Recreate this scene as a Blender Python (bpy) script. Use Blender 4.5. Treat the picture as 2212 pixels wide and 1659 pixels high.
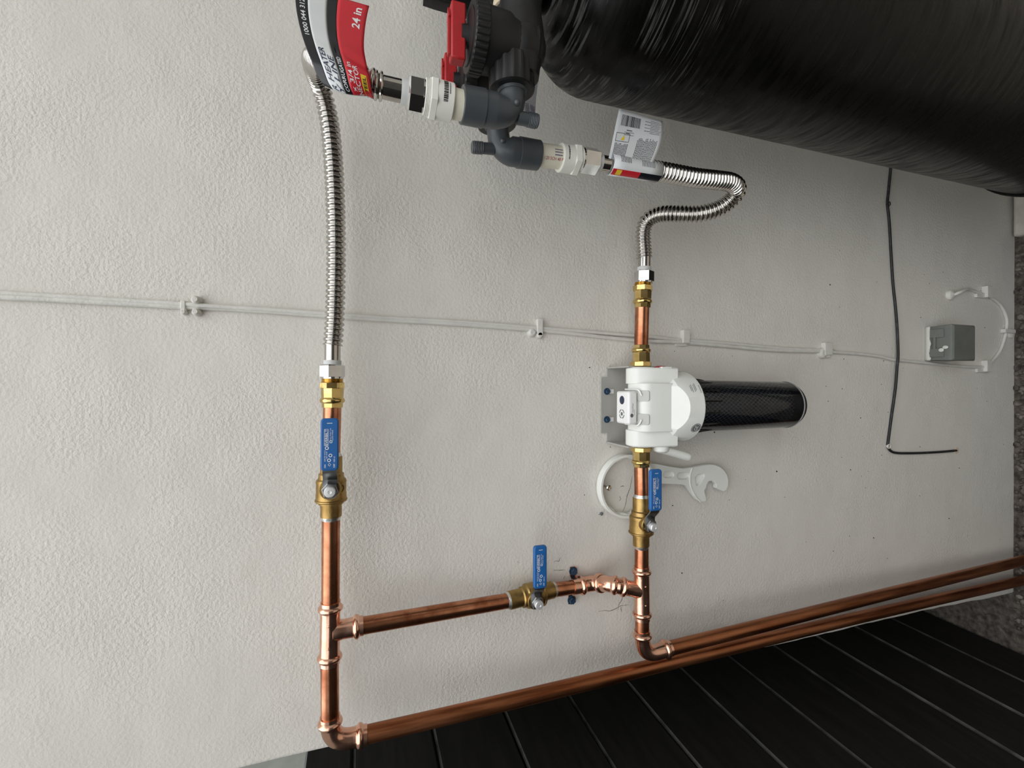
import bpy, bmesh, math, random
from mathutils import Vector, Matrix, noise
random.seed(11)
for _o in list(bpy.data.objects):
    bpy.data.objects.remove(_o, do_unlink=True)
scene = bpy.context.scene
COL = scene.collection

# ------------------------------------------------------------------ camera (a phone held sideways: picture left = up)
W, H, FPX = 2212.0, 1659.0, 994.0
TH = math.radians(18.43)          # looks down by this much
ROLL = 0.0035
CAM = Vector((0.0, -0.697, 1.56))
CF = Vector((0, math.cos(TH), -math.sin(TH)))
_R = Vector((0, -math.sin(TH), -math.cos(TH)))
_U = Vector((1, 0, 0))
CR = _R * math.cos(ROLL) + _U * math.sin(ROLL)
CU = _U * math.cos(ROLL) - _R * math.sin(ROLL)
cam_data = bpy.data.cameras.new('camera')
cam_data.sensor_fit = 'HORIZONTAL'
cam_data.sensor_width = 36.0
cam_data.lens = 36.0 * FPX / W
cam_data.clip_start = 0.01
cam = bpy.data.objects.new('camera', cam_data)
COL.objects.link(cam)
_b = -CF
cam.matrix_world = Matrix(((CR.x, CU.x, _b.x, CAM.x), (CR.y, CU.y, _b.y, CAM.y), (CR.z, CU.z, _b.z, CAM.z), (0, 0, 0, 1)))
scene.camera = cam

# ------------------------------------------------------------------ sky and exposure (bright overcast day)
world = bpy.data.worlds.new('overcast_sky')
scene.world = world
world.use_nodes = True
_nt = world.node_tree
_bg = _nt.nodes['Background']
_bg.inputs['Color'].default_value = (0.97, 0.985, 1.0, 1)
# standard overcast sky: the zenith is three times as bright as the horizon
_tc = _nt.nodes.new('ShaderNodeTexCoord')
_sp = _nt.nodes.new('ShaderNodeSeparateXYZ')
_mr = _nt.nodes.new('ShaderNodeMapRange')
_mr.inputs['From Min'].default_value = 0.0
_mr.inputs['From Max'].default_value = 1.0
_mr.inputs['To Min'].default_value = 0.48
_mr.inputs['To Max'].default_value = 1.44
_nt.links.new(_tc.outputs['Generated'], _sp.inputs[0])
_nt.links.new(_sp.outputs['Z'], _mr.inputs['Value'])
_nt.links.new(_mr.outputs['Result'], _bg.inputs['Strength'])
scene.view_settings.view_transform = 'Standard'
scene.view_settings.look = 'None'
scene.view_settings.gamma = 1.0
scene.view_settings.use_curve_mapping = False
scene.view_settings.exposure = 0.98


def ray(u, v):
    return CF + CR * ((u - W / 2) / FPX) - CU * ((v - H / 2) / FPX)


def P(u, v, d=0.065):
    """the point seen at (u, v) that stands d metres in front of the wall"""
    r = ray(u, v)
    return CAM + r * ((-d - CAM.y) / r.y)


def PZ(u, v, z):
    r = ray(u, v)
    return CAM + r * ((z - CAM.z) / r.z)


X, Y, Z = Vector((1, 0, 0)), Vector((0, 1, 0)), Vector((0, 0, 1))
OUT = Vector((0, -1, 0))


# ------------------------------------------------------------------ materials
def mat(name, col, rough=0.5, metal=0.0, var=0.12, scale=60.0, bump=0.0, bscale=200.0, stretch=None, col2=None,
        rvar=0.0, spec=0.5, coat=0.0, lo=0.35, hi=0.7, bdist=0.001, detail=6.0):
    m = bpy.data.materials.new(name)
    m.use_nodes = True
    nt = m.node_tree
    b = nt.nodes['Principled BSDF']
    tc = nt.nodes.new('ShaderNodeTexCoord')
    mp = nt.nodes.new('ShaderNodeMapping')
    nt.links.new(tc.outputs['Object'], mp.inputs['Vector'])
    if stretch:
        mp.inputs['Scale'].default_value = stretch
    n = nt.nodes.new('ShaderNodeTexNoise')
    n.inputs['Scale'].default_value = scale
    n.inputs['Detail'].default_value = detail
    nt.links.new(mp.outputs['Vector'], n.inputs['Vector'])
    r = nt.nodes.new('ShaderNodeValToRGB')
    c2 = col2 if col2 else tuple(min(1.0, c * (1 + var)) for c in col)
    c1 = col if col2 else tuple(c * (1 - var) for c in col)
    r.color_ramp.elements[0].position = lo
    r.color_ramp.elements[1].position = hi
    r.color_ramp.elements[0].color = (*c1, 1)
    r.color_ramp.elements[1].color = (*c2, 1)
    nt.links.new(n.outputs['Fac'], r.inputs['Fac'])
    nt.links.new(r.outputs['Color'], b.inputs['Base Color'])
    b.inputs['Metallic'].default_value = metal
    b.inputs['Roughness'].default_value = rough
    b.inputs['Specular IOR Level'].default_value = spec
    b.inputs['Coat Weight'].default_value = coat
    if rvar:
        mr = nt.nodes.new('ShaderNodeMapRange')
        mr.inputs['From Min'].default_value = lo
        mr.inputs['From Max'].default_value = hi
        mr.inputs['To Min'].default_value = rough
        mr.inputs['To Max'].default_value = rough + rvar
        nt.links.new(n.outputs['Fac'], mr.inputs['Value'])
        nt.links.new(mr.outputs['Result'], b.inputs['Roughness'])
    if bump:
        n2 = nt.nodes.new('ShaderNodeTexNoise')
        n2.inputs['Scale'].default_value = bscale
        n2.inputs['Detail'].default_value = 3
        nt.links.new(mp.outputs['Vector'], n2.inputs['Vector'])
        bp = nt.nodes.new('ShaderNodeBump')
        bp.inputs['Strength'].default_value = bump
        bp.inputs['Distance'].default_value = bdist
        nt.links.new(n2.outputs['Fac'], bp.inputs['Height'])
        nt.links.new(bp.outputs['Normal'], b.inputs['Normal'])
    return m


def stucco(name, col, dist=0.0013):
    """painted sand-float render: fine grains, softer lumps, a few smoother trowelled patches"""
    m = bpy.data.materials.new(name)
    m.use_nodes = True
    nt = m.node_tree
    N, L = nt.nodes.new, nt.links.new
    b = nt.nodes['Principled BSDF']
    b.inputs['Roughness'].default_value = 0.62
    b.inputs['Specular IOR Level'].default_value = 0.35
    tc = N('ShaderNodeTexCoord')

    def ns(scale, detail=2.0, st=None):
        n = N('ShaderNodeTexNoise')
        n.inputs['Scale'].default_value = scale
        n.inputs['Detail'].default_value = detail
        if st:
            mp = N('ShaderNodeMapping')
            mp.inputs['Scale'].default_value = st
            L(tc.outputs['Object'], mp.inputs['Vector'])
            L(mp.outputs['Vector'], n.inputs['Vector'])
        else:
            L(tc.outputs['Object'], n.inputs['Vector'])
        return n.outputs['Fac']

    def ma(op, a, bb, c=None):
        k = N('ShaderNodeMath')
        k.operation = op
        for i, q in enumerate((a, bb, c)):
            if q is None:
                continue
            if isinstance(q, (int, float)):
                k.inputs[i].default_value = q
            else:
                L(q, k.inputs[i])
        return k.outputs[0]
    grain = ns(430.0, 1.0)
    lump = ns(215.0, 0.0)
    wave = ns(9.0, 2.0)
    trowel = ns(60.0, 3.0, (0.12, 1.0, 1.0))
    smooth_patch = N('ShaderNodeMapRange')
    L(ns(5.5, 3.0), smooth_patch.inputs['Value'])
    smooth_patch.inputs['From Min'].default_value = 0.42
    smooth_patch.inputs['From Max'].default_value = 0.6
    smooth_patch.inputs['To Min'].default_value = 1.0
    smooth_patch.inputs['To Max'].default_value = 0.45
    h = ma('MULTIPLY_ADD', lump, 0.8, ma('MULTIPLY', grain, 0.7))
    h = ma('MULTIPLY', h, smooth_patch.outputs['Result'])
    h = ma('MULTIPLY_ADD', wave, 4.0, h)
    h = ma('MULTIPLY_ADD', trowel, 0.12, h)
    bp = N('ShaderNodeBump')
    bp.inputs['Strength'].default_value = 0.7
    bp.inputs['Distance'].default_value = dist
    L(h, bp.inputs['Height'])
    L(bp.outputs['Normal'], b.inputs['Normal'])
    r = N('ShaderNodeValToRGB')
    r.color_ramp.elements[0].position = 0.3
    r.color_ramp.elements[1].position = 0.72
    r.color_ramp.elements[0].color = (col[0] * 0.96, col[1] * 0.955, col[2] * 0.95, 1)
    r.color_ramp.elements[1].color = (*col, 1)
    L(ns(14.0, 4.0), r.inputs['Fac'])
    L(r.outputs['Color'], b.inputs['Base Color'])
    return m


M = {}
M['wall'] = stucco('painted_stucco', (0.745, 0.722, 0.668))
M['wallpaint'] = mat('wall_paint_on_cable', (0.70, 0.685, 0.64), 0.55, var=0.05, bump=0.5, bscale=260, bdist=0.0012)
M['farwall'] = mat('far_render', (0.24, 0.25, 0.22), 0.8, var=0.1, scale=8)
M['front'] = mat('dark_unseen_side', (0.095, 0.090, 0.082), 0.8, var=0.25, scale=4)
M['soil'] = mat('dark_soil', (0.040, 0.033, 0.027), 0.95, col2=(0.15, 0.130, 0.108), scale=70, bump=1.0, bscale=90, bdist=0.006)
M['pebble'] = mat('pebble_grey', (0.035, 0.028, 0.023), 0.85, col2=(0.22, 0.195, 0.165), scale=45)
M['concrete'] = mat('pale_concrete', (0.50, 0.48, 0.42), 0.85, var=0.12, scale=40, bump=0.4, bscale=150)
M['board'] = mat('black_stained_board', (0.010, 0.0095, 0.009), 0.62, var=0.35, scale=14, stretch=(6, 0.6, 6), bump=0.25, bscale=40, spec=0.3)
M['bounce'] = mat('warm_bounce_slab', (0.46, 0.41, 0.34), 0.85, var=0.12, scale=6, bump=0.3, bscale=120)
M['edge_light'] = mat('sky_lit_board_edge', (0.022, 0.022, 0.021), 0.6, col2=(0.085, 0.085, 0.08), scale=30)  # lighter grey stands for sky light caught on the board chamfers
M['copper'] = mat('tarnished_copper', (0.33, 0.115, 0.055), 0.30, 1.0, col2=(0.66, 0.30, 0.17), scale=42, rvar=-0.08, detail=8)
M['copper_old'] = mat('browned_copper', (0.24, 0.078, 0.032), 0.33, 1.0, col2=(0.55, 0.23, 0.11), scale=110, stretch=(1, 1, 0.06), rvar=0.12, detail=4)
M['copper_new'] = mat('bright_copper', (0.80, 0.43, 0.30), 0.16, 1.0, col2=(0.90, 0.55, 0.41), scale=55, bump=0.12, bscale=120, rvar=0.08)
M['solder'] = mat('solder', (0.72, 0.71, 0.68), 0.35, 1.0, bump=0.6, bscale=300)
M['brass'] = mat('bright_brass', (0.62, 0.43, 0.15), 0.17, 1.0, col2=(0.80, 0.60, 0.26), scale=60, bump=0.1, bscale=200)
M['brass_cast'] = mat('cast_brass', (0.30, 0.19, 0.065), 0.40, 1.0, col2=(0.50, 0.34, 0.13), scale=50, bump=0.35, bscale=420, bdist=0.0006)
M['steel'] = mat('stainless_steel', (0.56, 0.54, 0.51), 0.13, 1.0, var=0.1, scale=80)
M['chrome'] = mat('chrome_plate', (0.70, 0.69, 0.68), 0.10, 1.0, var=0.06, scale=90)
M['zinc'] = mat('zinc_plated_steel', (0.30, 0.305, 0.31), 0.36, 1.0, var=0.2, scale=60)
M['zinc_bright'] = mat('bright_zinc', (0.80, 0.81, 0.82), 0.38, 0.6, var=0.06, scale=90)
M['blue'] = mat('blue_vinyl', (0.012, 0.115, 0.36), 0.42, var=0.1, scale=30)
M['blue_screw'] = mat('blue_screw_coating', (0.012, 0.042, 0.085), 0.45, var=0.3, scale=200)
M['white_pl'] = mat('white_plastic', (0.82, 0.835, 0.79), 0.42, var=0.03, scale=20)
M['white_bright'] = mat('bright_white_plastic', (0.88, 0.88, 0.87), 0.35, var=0.02, scale=30)
M['grey_tab'] = mat('pale_grey_plastic', (0.52, 0.52, 0.49), 0.5, var=0.04, scale=30)
M['bracket'] = mat('white_painted_steel', (0.40, 0.39, 0.365), 0.45, var=0.04, scale=40)
M['washer'] = mat('milky_washer', (0.62, 0.63, 0.62), 0.4, var=0.05, scale=60)
M['pvc'] = mat('cream_pvc_pipe', (0.76, 0.73, 0.60), 0.4, var=0.03, scale=40)
M['pvc_white'] = mat('white_pvc_fitting', (0.80, 0.80, 0.74), 0.35, var=0.02, scale=40)
M['pvc_grey'] = mat('grey_pvc', (0.062, 0.070, 0.078), 0.38, var=0.1, scale=30)
M['black_pl'] = mat('black_nylon', (0.0095, 0.0095, 0.0098), 0.48, var=0.35, scale=50, bump=0.15, bscale=300)
M['red'] = mat('red_plastic', (0.42, 0.016, 0.020), 0.45, var=0.08, scale=60, bump=0.15, bscale=400)
M['tape'] = mat('beige_tape', (0.62, 0.52, 0.37), 0.7, var=0.1, scale=60)
M['black_cable'] = mat('black_cable_jacket', (0.012, 0.012, 0.014), 0.5, col2=(0.05, 0.05, 0.055), scale=90, lo=0.5, hi=0.75)
M['box_grey'] = mat('grey_box_plastic', (0.15, 0.158, 0.145), 0.55, var=0.08, scale=40)
M['paint_drip'] = mat('white_paint_drip', (0.66, 0.66, 0.61), 0.5, var=0.04, scale=60)
M['tag_white'] = mat('glossy_white_label', (0.70, 0.72, 0.73), 0.22, var=0.02, scale=20)
M['tag_black'] = mat('glossy_black_label', (0.012, 0.013, 0.018), 0.2, var=0.1, scale=20)
M['tag_red'] = mat('glossy_red_label', (0.60, 0.022, 0.036), 0.30, var=0.05, scale=20)
M['tag_yellow'] = mat('yellow_label', (0.82, 0.60, 0.05), 0.25, var=0.03, scale=20)
M['paper'] = mat('white_paper', (0.72, 0.72, 0.74), 0.6, var=0.02, scale=20)
M['ink'] = mat('black_ink', (0.012, 0.012, 0.016), 0.5, var=0.1)
M['ink_white'] = mat('white_ink', (0.82, 0.83, 0.84), 0.4, var=0.02)
M['ink_red'] = mat('red_ink', (0.36, 0.02, 0.03), 0.5, var=0.05)
M['ink_grey'] = mat('grey_ink', (0.13, 0.14, 0.14), 0.5, var=0.05)
M['ink_navy'] = mat('navy_ink', (0.025, 0.035, 0.075), 0.4, var=0.05)
M['ink_violet'] = mat('violet_ink', (0.13, 0.12, 0.24), 0.5, var=0.05)
M['cartridge'] = mat('navy_carbon_wrap', (0.010, 0.013, 0.026), 0.5, var=0.2, scale=80)
M['net'] = mat('grey_netting', (0.28, 0.29, 0.32), 0.5, var=0.1, scale=80)
M['crack'] = mat('dark_crack', (0.04, 0.033, 0.027), 0.9, var=0.2, scale=300)
M['tab_clear'] = mat('smoky_rim', (0.22, 0.22, 0.22), 0.15, var=0.05)


def tank_mat():
    m = mat('black_scuffed_film', (0.0045, 0.0043, 0.004), 0.34, var=0.3, scale=30, spec=0.2)
    nt = m.node_tree
    b = nt.nodes['Principled BSDF']
    N, L = nt.nodes.new, nt.links.new
    tc = N('ShaderNodeTexCoord')
    mp = N('ShaderNodeMapping')
    mp.inputs['Scale'].default_value = (0.35, 0.35, 3.0)
    L(tc.outputs['Object'], mp.inputs['Vector'])
    n = N('ShaderNodeTexNoise')
    n.inputs['Scale'].default_value = 55
    n.inputs['Detail'].default_value = 5
    L(mp.outputs['Vector'], n.inputs['Vector'])
    mr = N('ShaderNodeMapRange')
    mr.inputs['From Min'].default_value = 0.4
    mr.inputs['From Max'].default_value = 0.7
    mr.inputs['To Min'].default_value = 0.22
    mr.inputs['To Max'].default_value = 0.55
    L(n.outputs['Fac'], mr.inputs['Value'])
    L(mr.outputs['Result'], b.inputs['Roughness'])
    bp = N('ShaderNodeBump')
    bp.inputs['Strength'].default_value = 0.2
    bp.inputs['Distance'].default_value = 0.0015
    L(n.outputs['Fac'], bp.inputs['Height'])
    L(bp.outputs['Normal'], b.inputs['Normal'])
    return m




def scuffs(m, z0, z1):
    """grey scuff marks rubbed round the shoulder of the film wrap"""
    nt = m.node_tree
    N, L = nt.nodes.new, nt.links.new
    b = nt.nodes['Principled BSDF']
    old = b.inputs['Base Color'].links[0].from_socket
    tc = N('ShaderNodeTexCoord')
    facs = []
    for st, sc, lo, hi in (((2, 2, 60), 7.0, 0.53, 0.60), ((1, 1, 1), 16.0, 0.46, 0.56)):
        mp = N('ShaderNodeMapping')
        mp.inputs['Scale'].default_value = st
        L(tc.outputs['Object'], mp.inputs['Vector'])
        n = N('ShaderNodeTexNoise')
        n.inputs['Scale'].default_value = sc
        n.inputs['Detail'].default_value = 5
        L(mp.outputs['Vector'], n.inputs['Vector'])
        r = N('ShaderNodeMapRange')
        r.inputs['From Min'].default_value = lo
        r.inputs['From Max'].default_value = hi
        L(n.outputs['Fac'], r.inputs['Value'])
        facs.append(r.outputs['Result'])
    sp = N('ShaderNodeSeparateXYZ')
    L(tc.outputs['Object'], sp.inputs[0])
    zr_ = N('ShaderNodeMapRange')
    zr_.inputs['From Min'].default_value = z0
    zr_.inputs['From Max'].default_value = z1
    L(sp.outputs['Z'], zr_.inputs['Value'])
    facs.append(zr_.outputs['Result'])
    f = facs[0]
    for q in facs[1:]:
        k = N('ShaderNodeMath')
        k.operation = 'MULTIPLY'
        L(f, k.inputs[0])
        L(q, k.inputs[1])
        f = k.outputs[0]
    mx = N('ShaderNodeMix')
    mx.data_type = 'RGBA'
    L(f, mx.inputs[0])
    L(old, mx.inputs[6])
    mx.inputs[7].default_value = (0.085, 0.085, 0.082, 1)
    L(mx.outputs[2], b.inputs['Base Color'])
    return m


M['tank'] = scuffs(tank_mat(), 1.12, 1.26)


def clear_mat():
    m = bpy.data.materials.new('clear_smoky_sump')
    m.use_nodes = True
    nt = m.node_tree
    N, L = nt.nodes.new, nt.links.new
    out = nt.nodes['Material Output']
    nt.nodes.remove(nt.nodes['Principled BSDF'])
    tr = N('ShaderNodeBsdfTransparent')
    n = N('ShaderNodeTexNoise')
    n.inputs['Scale'].default_value = 30
    r = N('ShaderNodeValToRGB')
    r.color_ramp.elements[0].color = (0.62, 0.64, 0.67, 1)
    r.color_ramp.elements[1].color = (0.70, 0.72, 0.74, 1)
    L(n.outputs['Fac'], r.inputs['Fac'])
    L(r.outputs['Color'], tr.inputs['Color'])
    gl = N('ShaderNodeBsdfGlossy')
    gl.inputs['Roughness'].default_value = 0.06
    fr = N('ShaderNodeFresnel')
    fr.inputs['IOR'].default_value = 1.45
    mx = N('ShaderNodeMixShader')
    L(fr.outputs[0], mx.inputs[0])
    L(tr.outputs[0], mx.inputs[1])
    L(gl.outputs[0], mx.inputs[2])
    L(mx.outputs[0], out.inputs['Surface'])
    return m


M['clear'] = clear_mat()

# ------------------------------------------------------------------ mesh building
ORG = {}


def perp(t):
    a = Vector((0, 0, 1)) if abs(t.z) < 0.9 else Vector((1, 0, 0))
    n = t.cross(a).normalized()
    return n, t.cross(n).normalized()


class MB:
    def __init__(s):
        s.v, s.f, s.m = [], [], []

    def add(s, vs, fs, mi=0):
        b = len(s.v)
        s.v += [Vector(q) for q in vs]
        s.f += [tuple(i + b for i in f) for f in fs]
        s.m += [mi] * len(fs)
        return s

    def rings(s, rs, closed=True, caps=True, mi=0):
        n = len(rs[0])
        vs = [q for r in rs for q in r]
        fs = []
        for i in range(len(rs) - 1):
            for j in range(n if closed else n - 1):
                k = (j + 1) % n
                fs.append((i * n + j, i * n + k, (i + 1) * n + k, (i + 1) * n + j))
        if caps and closed:
            fs.append(tuple(range(n))[::-1])
            fs.append(tuple((len(rs) - 1) * n + j for j in range(n)))
        return s.add(vs, fs, mi)

    def lathe(s, p0, ax, prof, n=32, phase=0.0, ref=None, mi=0, caps=True):
        ax = ax.normalized()
        if ref is not None:
            a = (ref - ax * ref.dot(ax)).normalized()
            b = ax.cross(a)
        else:
            a, b = perp(ax)
        rs = []
        for t, r in prof:
            c = p0 + ax * t
            rs.append([c + (a * math.cos(phase + 2 * math.pi * j / n) + b * math.sin(phase + 2 * math.pi * j / n)) * r for j in range(n)])
        return s.rings(rs, caps=caps, mi=mi)

    def sweep(s, pts, rf, n=20, caps=True, mi=0):
        """tube along pts; rf is a number or a function of (arc length, total)"""
        ts = []
        for i in range(len(pts)):
            a = pts[max(0, i - 1)]
            b = pts[min(len(pts) - 1, i + 1)]
            ts.append((b - a).normalized())
        nrm, _ = perp(ts[0])
        tot = sum((pts[i + 1] - pts[i]).length for i in range(len(pts) - 1))
        acc = 0.0
        rs = []
        for i, p in enumerate(pts):
            if i:
                acc += (pts[i] - pts[i - 1]).length
                nrm = (nrm - ts[i] * nrm.dot(ts[i])).normalized()
            bn = ts[i].cross(nrm)
            r = rf(acc, tot) if callable(rf) else rf
            rs.append([p + (nrm * math.cos(2 * math.pi * j / n) + bn * math.sin(2 * math.pi * j / n)) * r for j in range(n)])
        return s.rings(rs, caps=caps, mi=mi)

    def box(s, c, hx, hy, hz, ax=X, ay=Y, az=Z, mi=0):
        vs = []
        for i in (-1, 1):
            for j in (-1, 1):
                for k in (-1, 1):
                    vs.append(c + ax * hx * i + ay * hy * j + az * hz * k)
        fs = [(0, 1, 3, 2), (4, 6, 7, 5), (0, 4, 5, 1), (2, 3, 7, 6), (0, 2, 6, 4), (1, 5, 7, 3)]
        return s.add(vs, fs, mi)

    def grid(s, fn, nu, nv, mi=0):
        vs = [fn(i / nu, j / nv) for i in range(nu + 1) for j in range(nv + 1)]
        fs = [(i * (nv + 1) + j, (i + 1) * (nv + 1) + j, (i + 1) * (nv + 1) + j + 1, i * (nv + 1) + j + 1) for i in range(nu) for j in range(nv)]
        return s.add(vs, fs, mi)

    def sphere(s, c, r, nu=16, nv=10, sq=(1, 1, 1), mi=0):
        rs = []
        for i in range(nv + 1):
            a = math.pi * i / nv
            rr = max(math.sin(a), 1e-3)
            rs.append([c + Vector((r * rr * math.cos(2 * math.pi * j / nu) * sq[0], r * rr * math.sin(2 * math.pi * j / nu) * sq[1], r * math.cos(a) * sq[2])) for j in range(nu)])
        return s.rings(rs, mi=mi)

    def build(s, name, mats, parent=None, bevel=0.0, solid=0.0, sharp=32, smooth=True, org=None, bseg=2, recalc=True):
        if not isinstance(mats, (list, tuple)):
            mats = [mats]
        if parent is not None:
            o0 = ORG[parent.name]
        elif org is not None:
            o0 = Vector(org)
        else:
            lo = Vector((min(q.x for q in s.v), min(q.y for q in s.v), min(q.z for q in s.v)))
            hi = Vector((max(q.x for q in s.v), max(q.y for q in s.v), max(q.z for q in s.v)))
            o0 = (lo + hi) / 2
        me = bpy.data.meshes.new(name)
        me.from_pydata([tuple(q - o0) for q in s.v], [], s.f)
        for q in mats:
            me.materials.append(M[q])
        if len(mats) > 1:
            me.polygons.foreach_set('material_index', s.m)
        if recalc:
            bm = bmesh.new()
            bm.from_mesh(me)
            bmesh.ops.recalc_face_normals(bm, faces=bm.faces)
            bm.to_mesh(me)
            bm.free()
        me.update()
        o = bpy.data.objects.new(name, me)
        COL.objects.link(o)
        if parent is not None:
            o.parent = parent
        else:
            o.location = o0
        ORG[o.name] = o0
        if smooth:
            me.shade_smooth()
            me.set_sharp_from_angle(angle=math.radians(sharp))
        if solid:
            md = o.modifiers.new('thickness', 'SOLIDIFY')
            md.thickness = solid
            md.offset = 0
        if bevel:
            md = o.modifiers.new('edge', 'BEVEL')
            md.width = bevel
            md.segments = bseg
            md.limit_method = 'ANGLE'
            md.angle_limit = math.radians(40)
        return o


def tag(o, label, cat, group=None, kind=None):
    if label:
        o['label'] = label
    if cat:
        o['category'] = cat
    if group:
        o['group'] = group
    if kind:
        o['kind'] = kind
    return o


def thing(name, label, cat, loc, group=None):
    o = bpy.data.objects.new(name, None)
    o.empty_display_size = 0.02
    COL.objects.link(o)
    o.location = loc
    ORG[o.name] = Vector(loc)
    return tag(o, label, cat, group)


def struct(o):
    o['kind'] = 'structure'
    return o


def catmull(pts, per=14):
    q = [pts[0] * 2 - pts[1]] + list(pts) + [pts[-1] * 2 - pts[-2]]
    out = []
    for i in range(1, len(q) - 2):
        for k in range(per):
            t = k / per
            a, b, c, d = q[i - 1], q[i], q[i + 1], q[i + 2]
            out.append(0.5 * ((2 * b) + (c - a) * t + (2 * a - 5 * b + 4 * c - d) * t * t + (3 * b - a - 3 * c + d) * t ** 3))
    out.append(q[-2].copy())
    return out


def resample(pts, step):
    acc = [0.0]
    for i in range(1, len(pts)):
        acc.append(acc[-1] + (pts[i] - pts[i - 1]).length)
    n = max(2, int(round(acc[-1] / step)))
    out, j = [], 0
    for k in range(n + 1):
        s = acc[-1] * k / n
        while j < len(pts) - 2 and acc[j + 1] < s:
            j += 1
        seg = max(acc[j + 1] - acc[j], 1e-9)
        out.append(pts[j].lerp(pts[j + 1], min(1, max(0, (s - acc[j]) / seg))))
    return out


def fillet(pts, r, n=10):
    out = [pts[0]]
    for i in range(1, len(pts) - 1):
        a, b, c = pts[i - 1], pts[i], pts[i + 1]
        d1, d2 = (a - b).normalized(), (c - b).normalized()
        ang = d1.angle(d2)
        t = min(r / math.tan(ang / 2), (a - b).length * 0.95, (c - b).length * 0.95)
        p, q = b + d1 * t, b + d2 * t
        for k in range(n + 1):
            s = k / n
            out.append(p * (1 - s) ** 2 + b * 2 * s * (1 - s) + q * s * s)
    out.append(pts[-1])
    return out


def straight(a, b, step=0.002):
    n = max(2, int((b - a).length / step))
    return [a.lerp(b, k / n) for k in range(n + 1)]


def interp(tab, x):
    if x <= tab[0][0]:
        return tab[0][1]
    for (a, ya), (b, yb) in zip(tab, tab[1:]):
        if x <= b:
            return ya + (yb - ya) * (x - a) / (b - a) if b > a else yb
    return tab[-1][1]


def curve_mesh(cu):
    ob = bpy.data.objects.new('tmp_shape', cu)
    COL.objects.link(ob)
    dg = bpy.context.evaluated_depsgraph_get()
    dg.update()
    ev = ob.evaluated_get(dg)
    me = ev.to_mesh()
    vs = [v.co.copy() for v in me.vertices]
    fs = [tuple(p.vertices) for p in me.polygons]
    ev.to_mesh_clear()
    bpy.data.objects.remove(ob, do_unlink=True)
    bpy.data.curves.remove(cu)
    return vs, fs


def flat(loops, depth, bevel=0.0, fn=None):
    """solid of the given outline loops (first outside, others holes); fn maps (x, y, z) to the place"""
    cu = bpy.data.curves.new('tmp_shape', 'CURVE')
    cu.dimensions = '2D'
    cu.fill_mode = 'BOTH'
    cu.extrude = max(depth / 2 - bevel, 0)
    cu.bevel_depth = bevel
    cu.offset = -bevel
    cu.bevel_resolution = 2
    for lp in loops:
        sp = cu.splines.new('POLY')
        sp.points.add(len(lp) - 1)
        for i, q in enumerate(lp):
            sp.points[i].co = (q[0], q[1], 0, 1)
        sp.use_cyclic_u = True
    vs, fs = curve_mesh(cu)
    return [fn(q) for q in vs] if fn else vs, fs


_TXT = {}


def text2d(body, bold=0.0, shear=0.0):
    """letters as flat triangles, 1 unit high line, starting at x=0; returns vertices, faces, width"""
    key = (body, bold, shear)
    if key not in _TXT:
        cu = bpy.data.curves.new('tmp_text', 'FONT')
        cu.body = body
        cu.offset = bold
        cu.shear = shear
        cu.resolution_u = 3
        vs, fs = curve_mesh(cu)
        x0 = min(q.x for q in vs)
        x1 = max(q.x for q in vs)
        _TXT[key] = ([(q.x - x0, q.y) for q in vs], fs, x1 - x0)
    return _TXT[key]


def put_text(mb, body, size, fn, bold=0.0, shear=0.0, width=None, mi=0, centre=False):
    vs, fs, w = text2d(body, bold, shear)
    k = size
    kx = width / w if width else size
    off = w * kx / 2 if centre else 0
    mb.add([fn(x * kx - off, y * k) for x, y in vs], fs, mi)
    return w * kx


def rrect(x0, y0, x1, y1, r, n=6):
    out = []
    for cx, cy, a0 in ((x1 - r, y1 - r, 0), (x0 + r, y1 - r, 90), (x0 + r, y0 + r, 180), (x1 - r, y0 + r, 270)):
        for k in range(n + 1):
            a = math.radians(a0 + 90 * k / n)
            out.append((cx + r * math.cos(a), cy + r * math.sin(a)))
    return out


def circle(cx, cy, r, n=32):
    return [(cx + r * math.cos(2 * math.pi * k / n), cy + r * math.sin(2 * math.pi * k / n)) for k in range(n)]


# ------------------------------------------------------------------ setting: wall, ground, fence
edge_px = [(300, 1716), (540, 1659), (572, 1653), (659, 1629), (702, 1619), (950, 1562), (1250, 1492), (1532, 1428), (1725, 1386), (1989, 1323), (2144, 1293)]
edge_tab = sorted((P(u, v, 0).z, P(u, v, 0).x) for u, v in edge_px)
mb = MB()
zs = [i * 0.02 for i in range(0, 151)]
rings = []
for z in zs:
    ex = interp(edge_tab, z) + 0.0022 * noise.noise(Vector((0, 3.1, z * 14))) + 0.0012 * noise.noise(Vector((0, 9.1, z * 45)))
    row = [Vector((3.2, 0, z)), Vector((1.5, 0, z)), Vector((0.5, 0, z)), Vector((0, 0, z)), Vector((-0.3, 0, z))]
    for k in range(7):
        a = math.radians(90 * k / 6)
        row.append(Vector((ex + 0.007 - 0.007 * math.sin(a), 0.007 - 0.007 * math.cos(a), z)))
    row += [Vector((-0.515, 0.3, z)), Vector((-0.515, 2.0, z))]
    rings.append(row)
mb.rings(rings, closed=False, caps=False)
wall = struct(mb.build('wall_back', 'wall', sharp=60, org=(0, 0, 0), recalc=False))

mb = MB().grid(lambda a, b: Vector((-40 + 80 * a, -40 + 80 * b, 0.0)), 4, 4)
struct(mb.build('floor', 'soil', org=(0, 0, 0)))
mb = MB().box(Vector((0.25, -1.95, 0.006)), 0.92, 1.38, 0.010)  # unseen pale slab, added to bounce warm light onto the lower wall
struct(mb.build('floor_bounce_slab', 'bounce', org=(0, 0, 0)))
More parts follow.
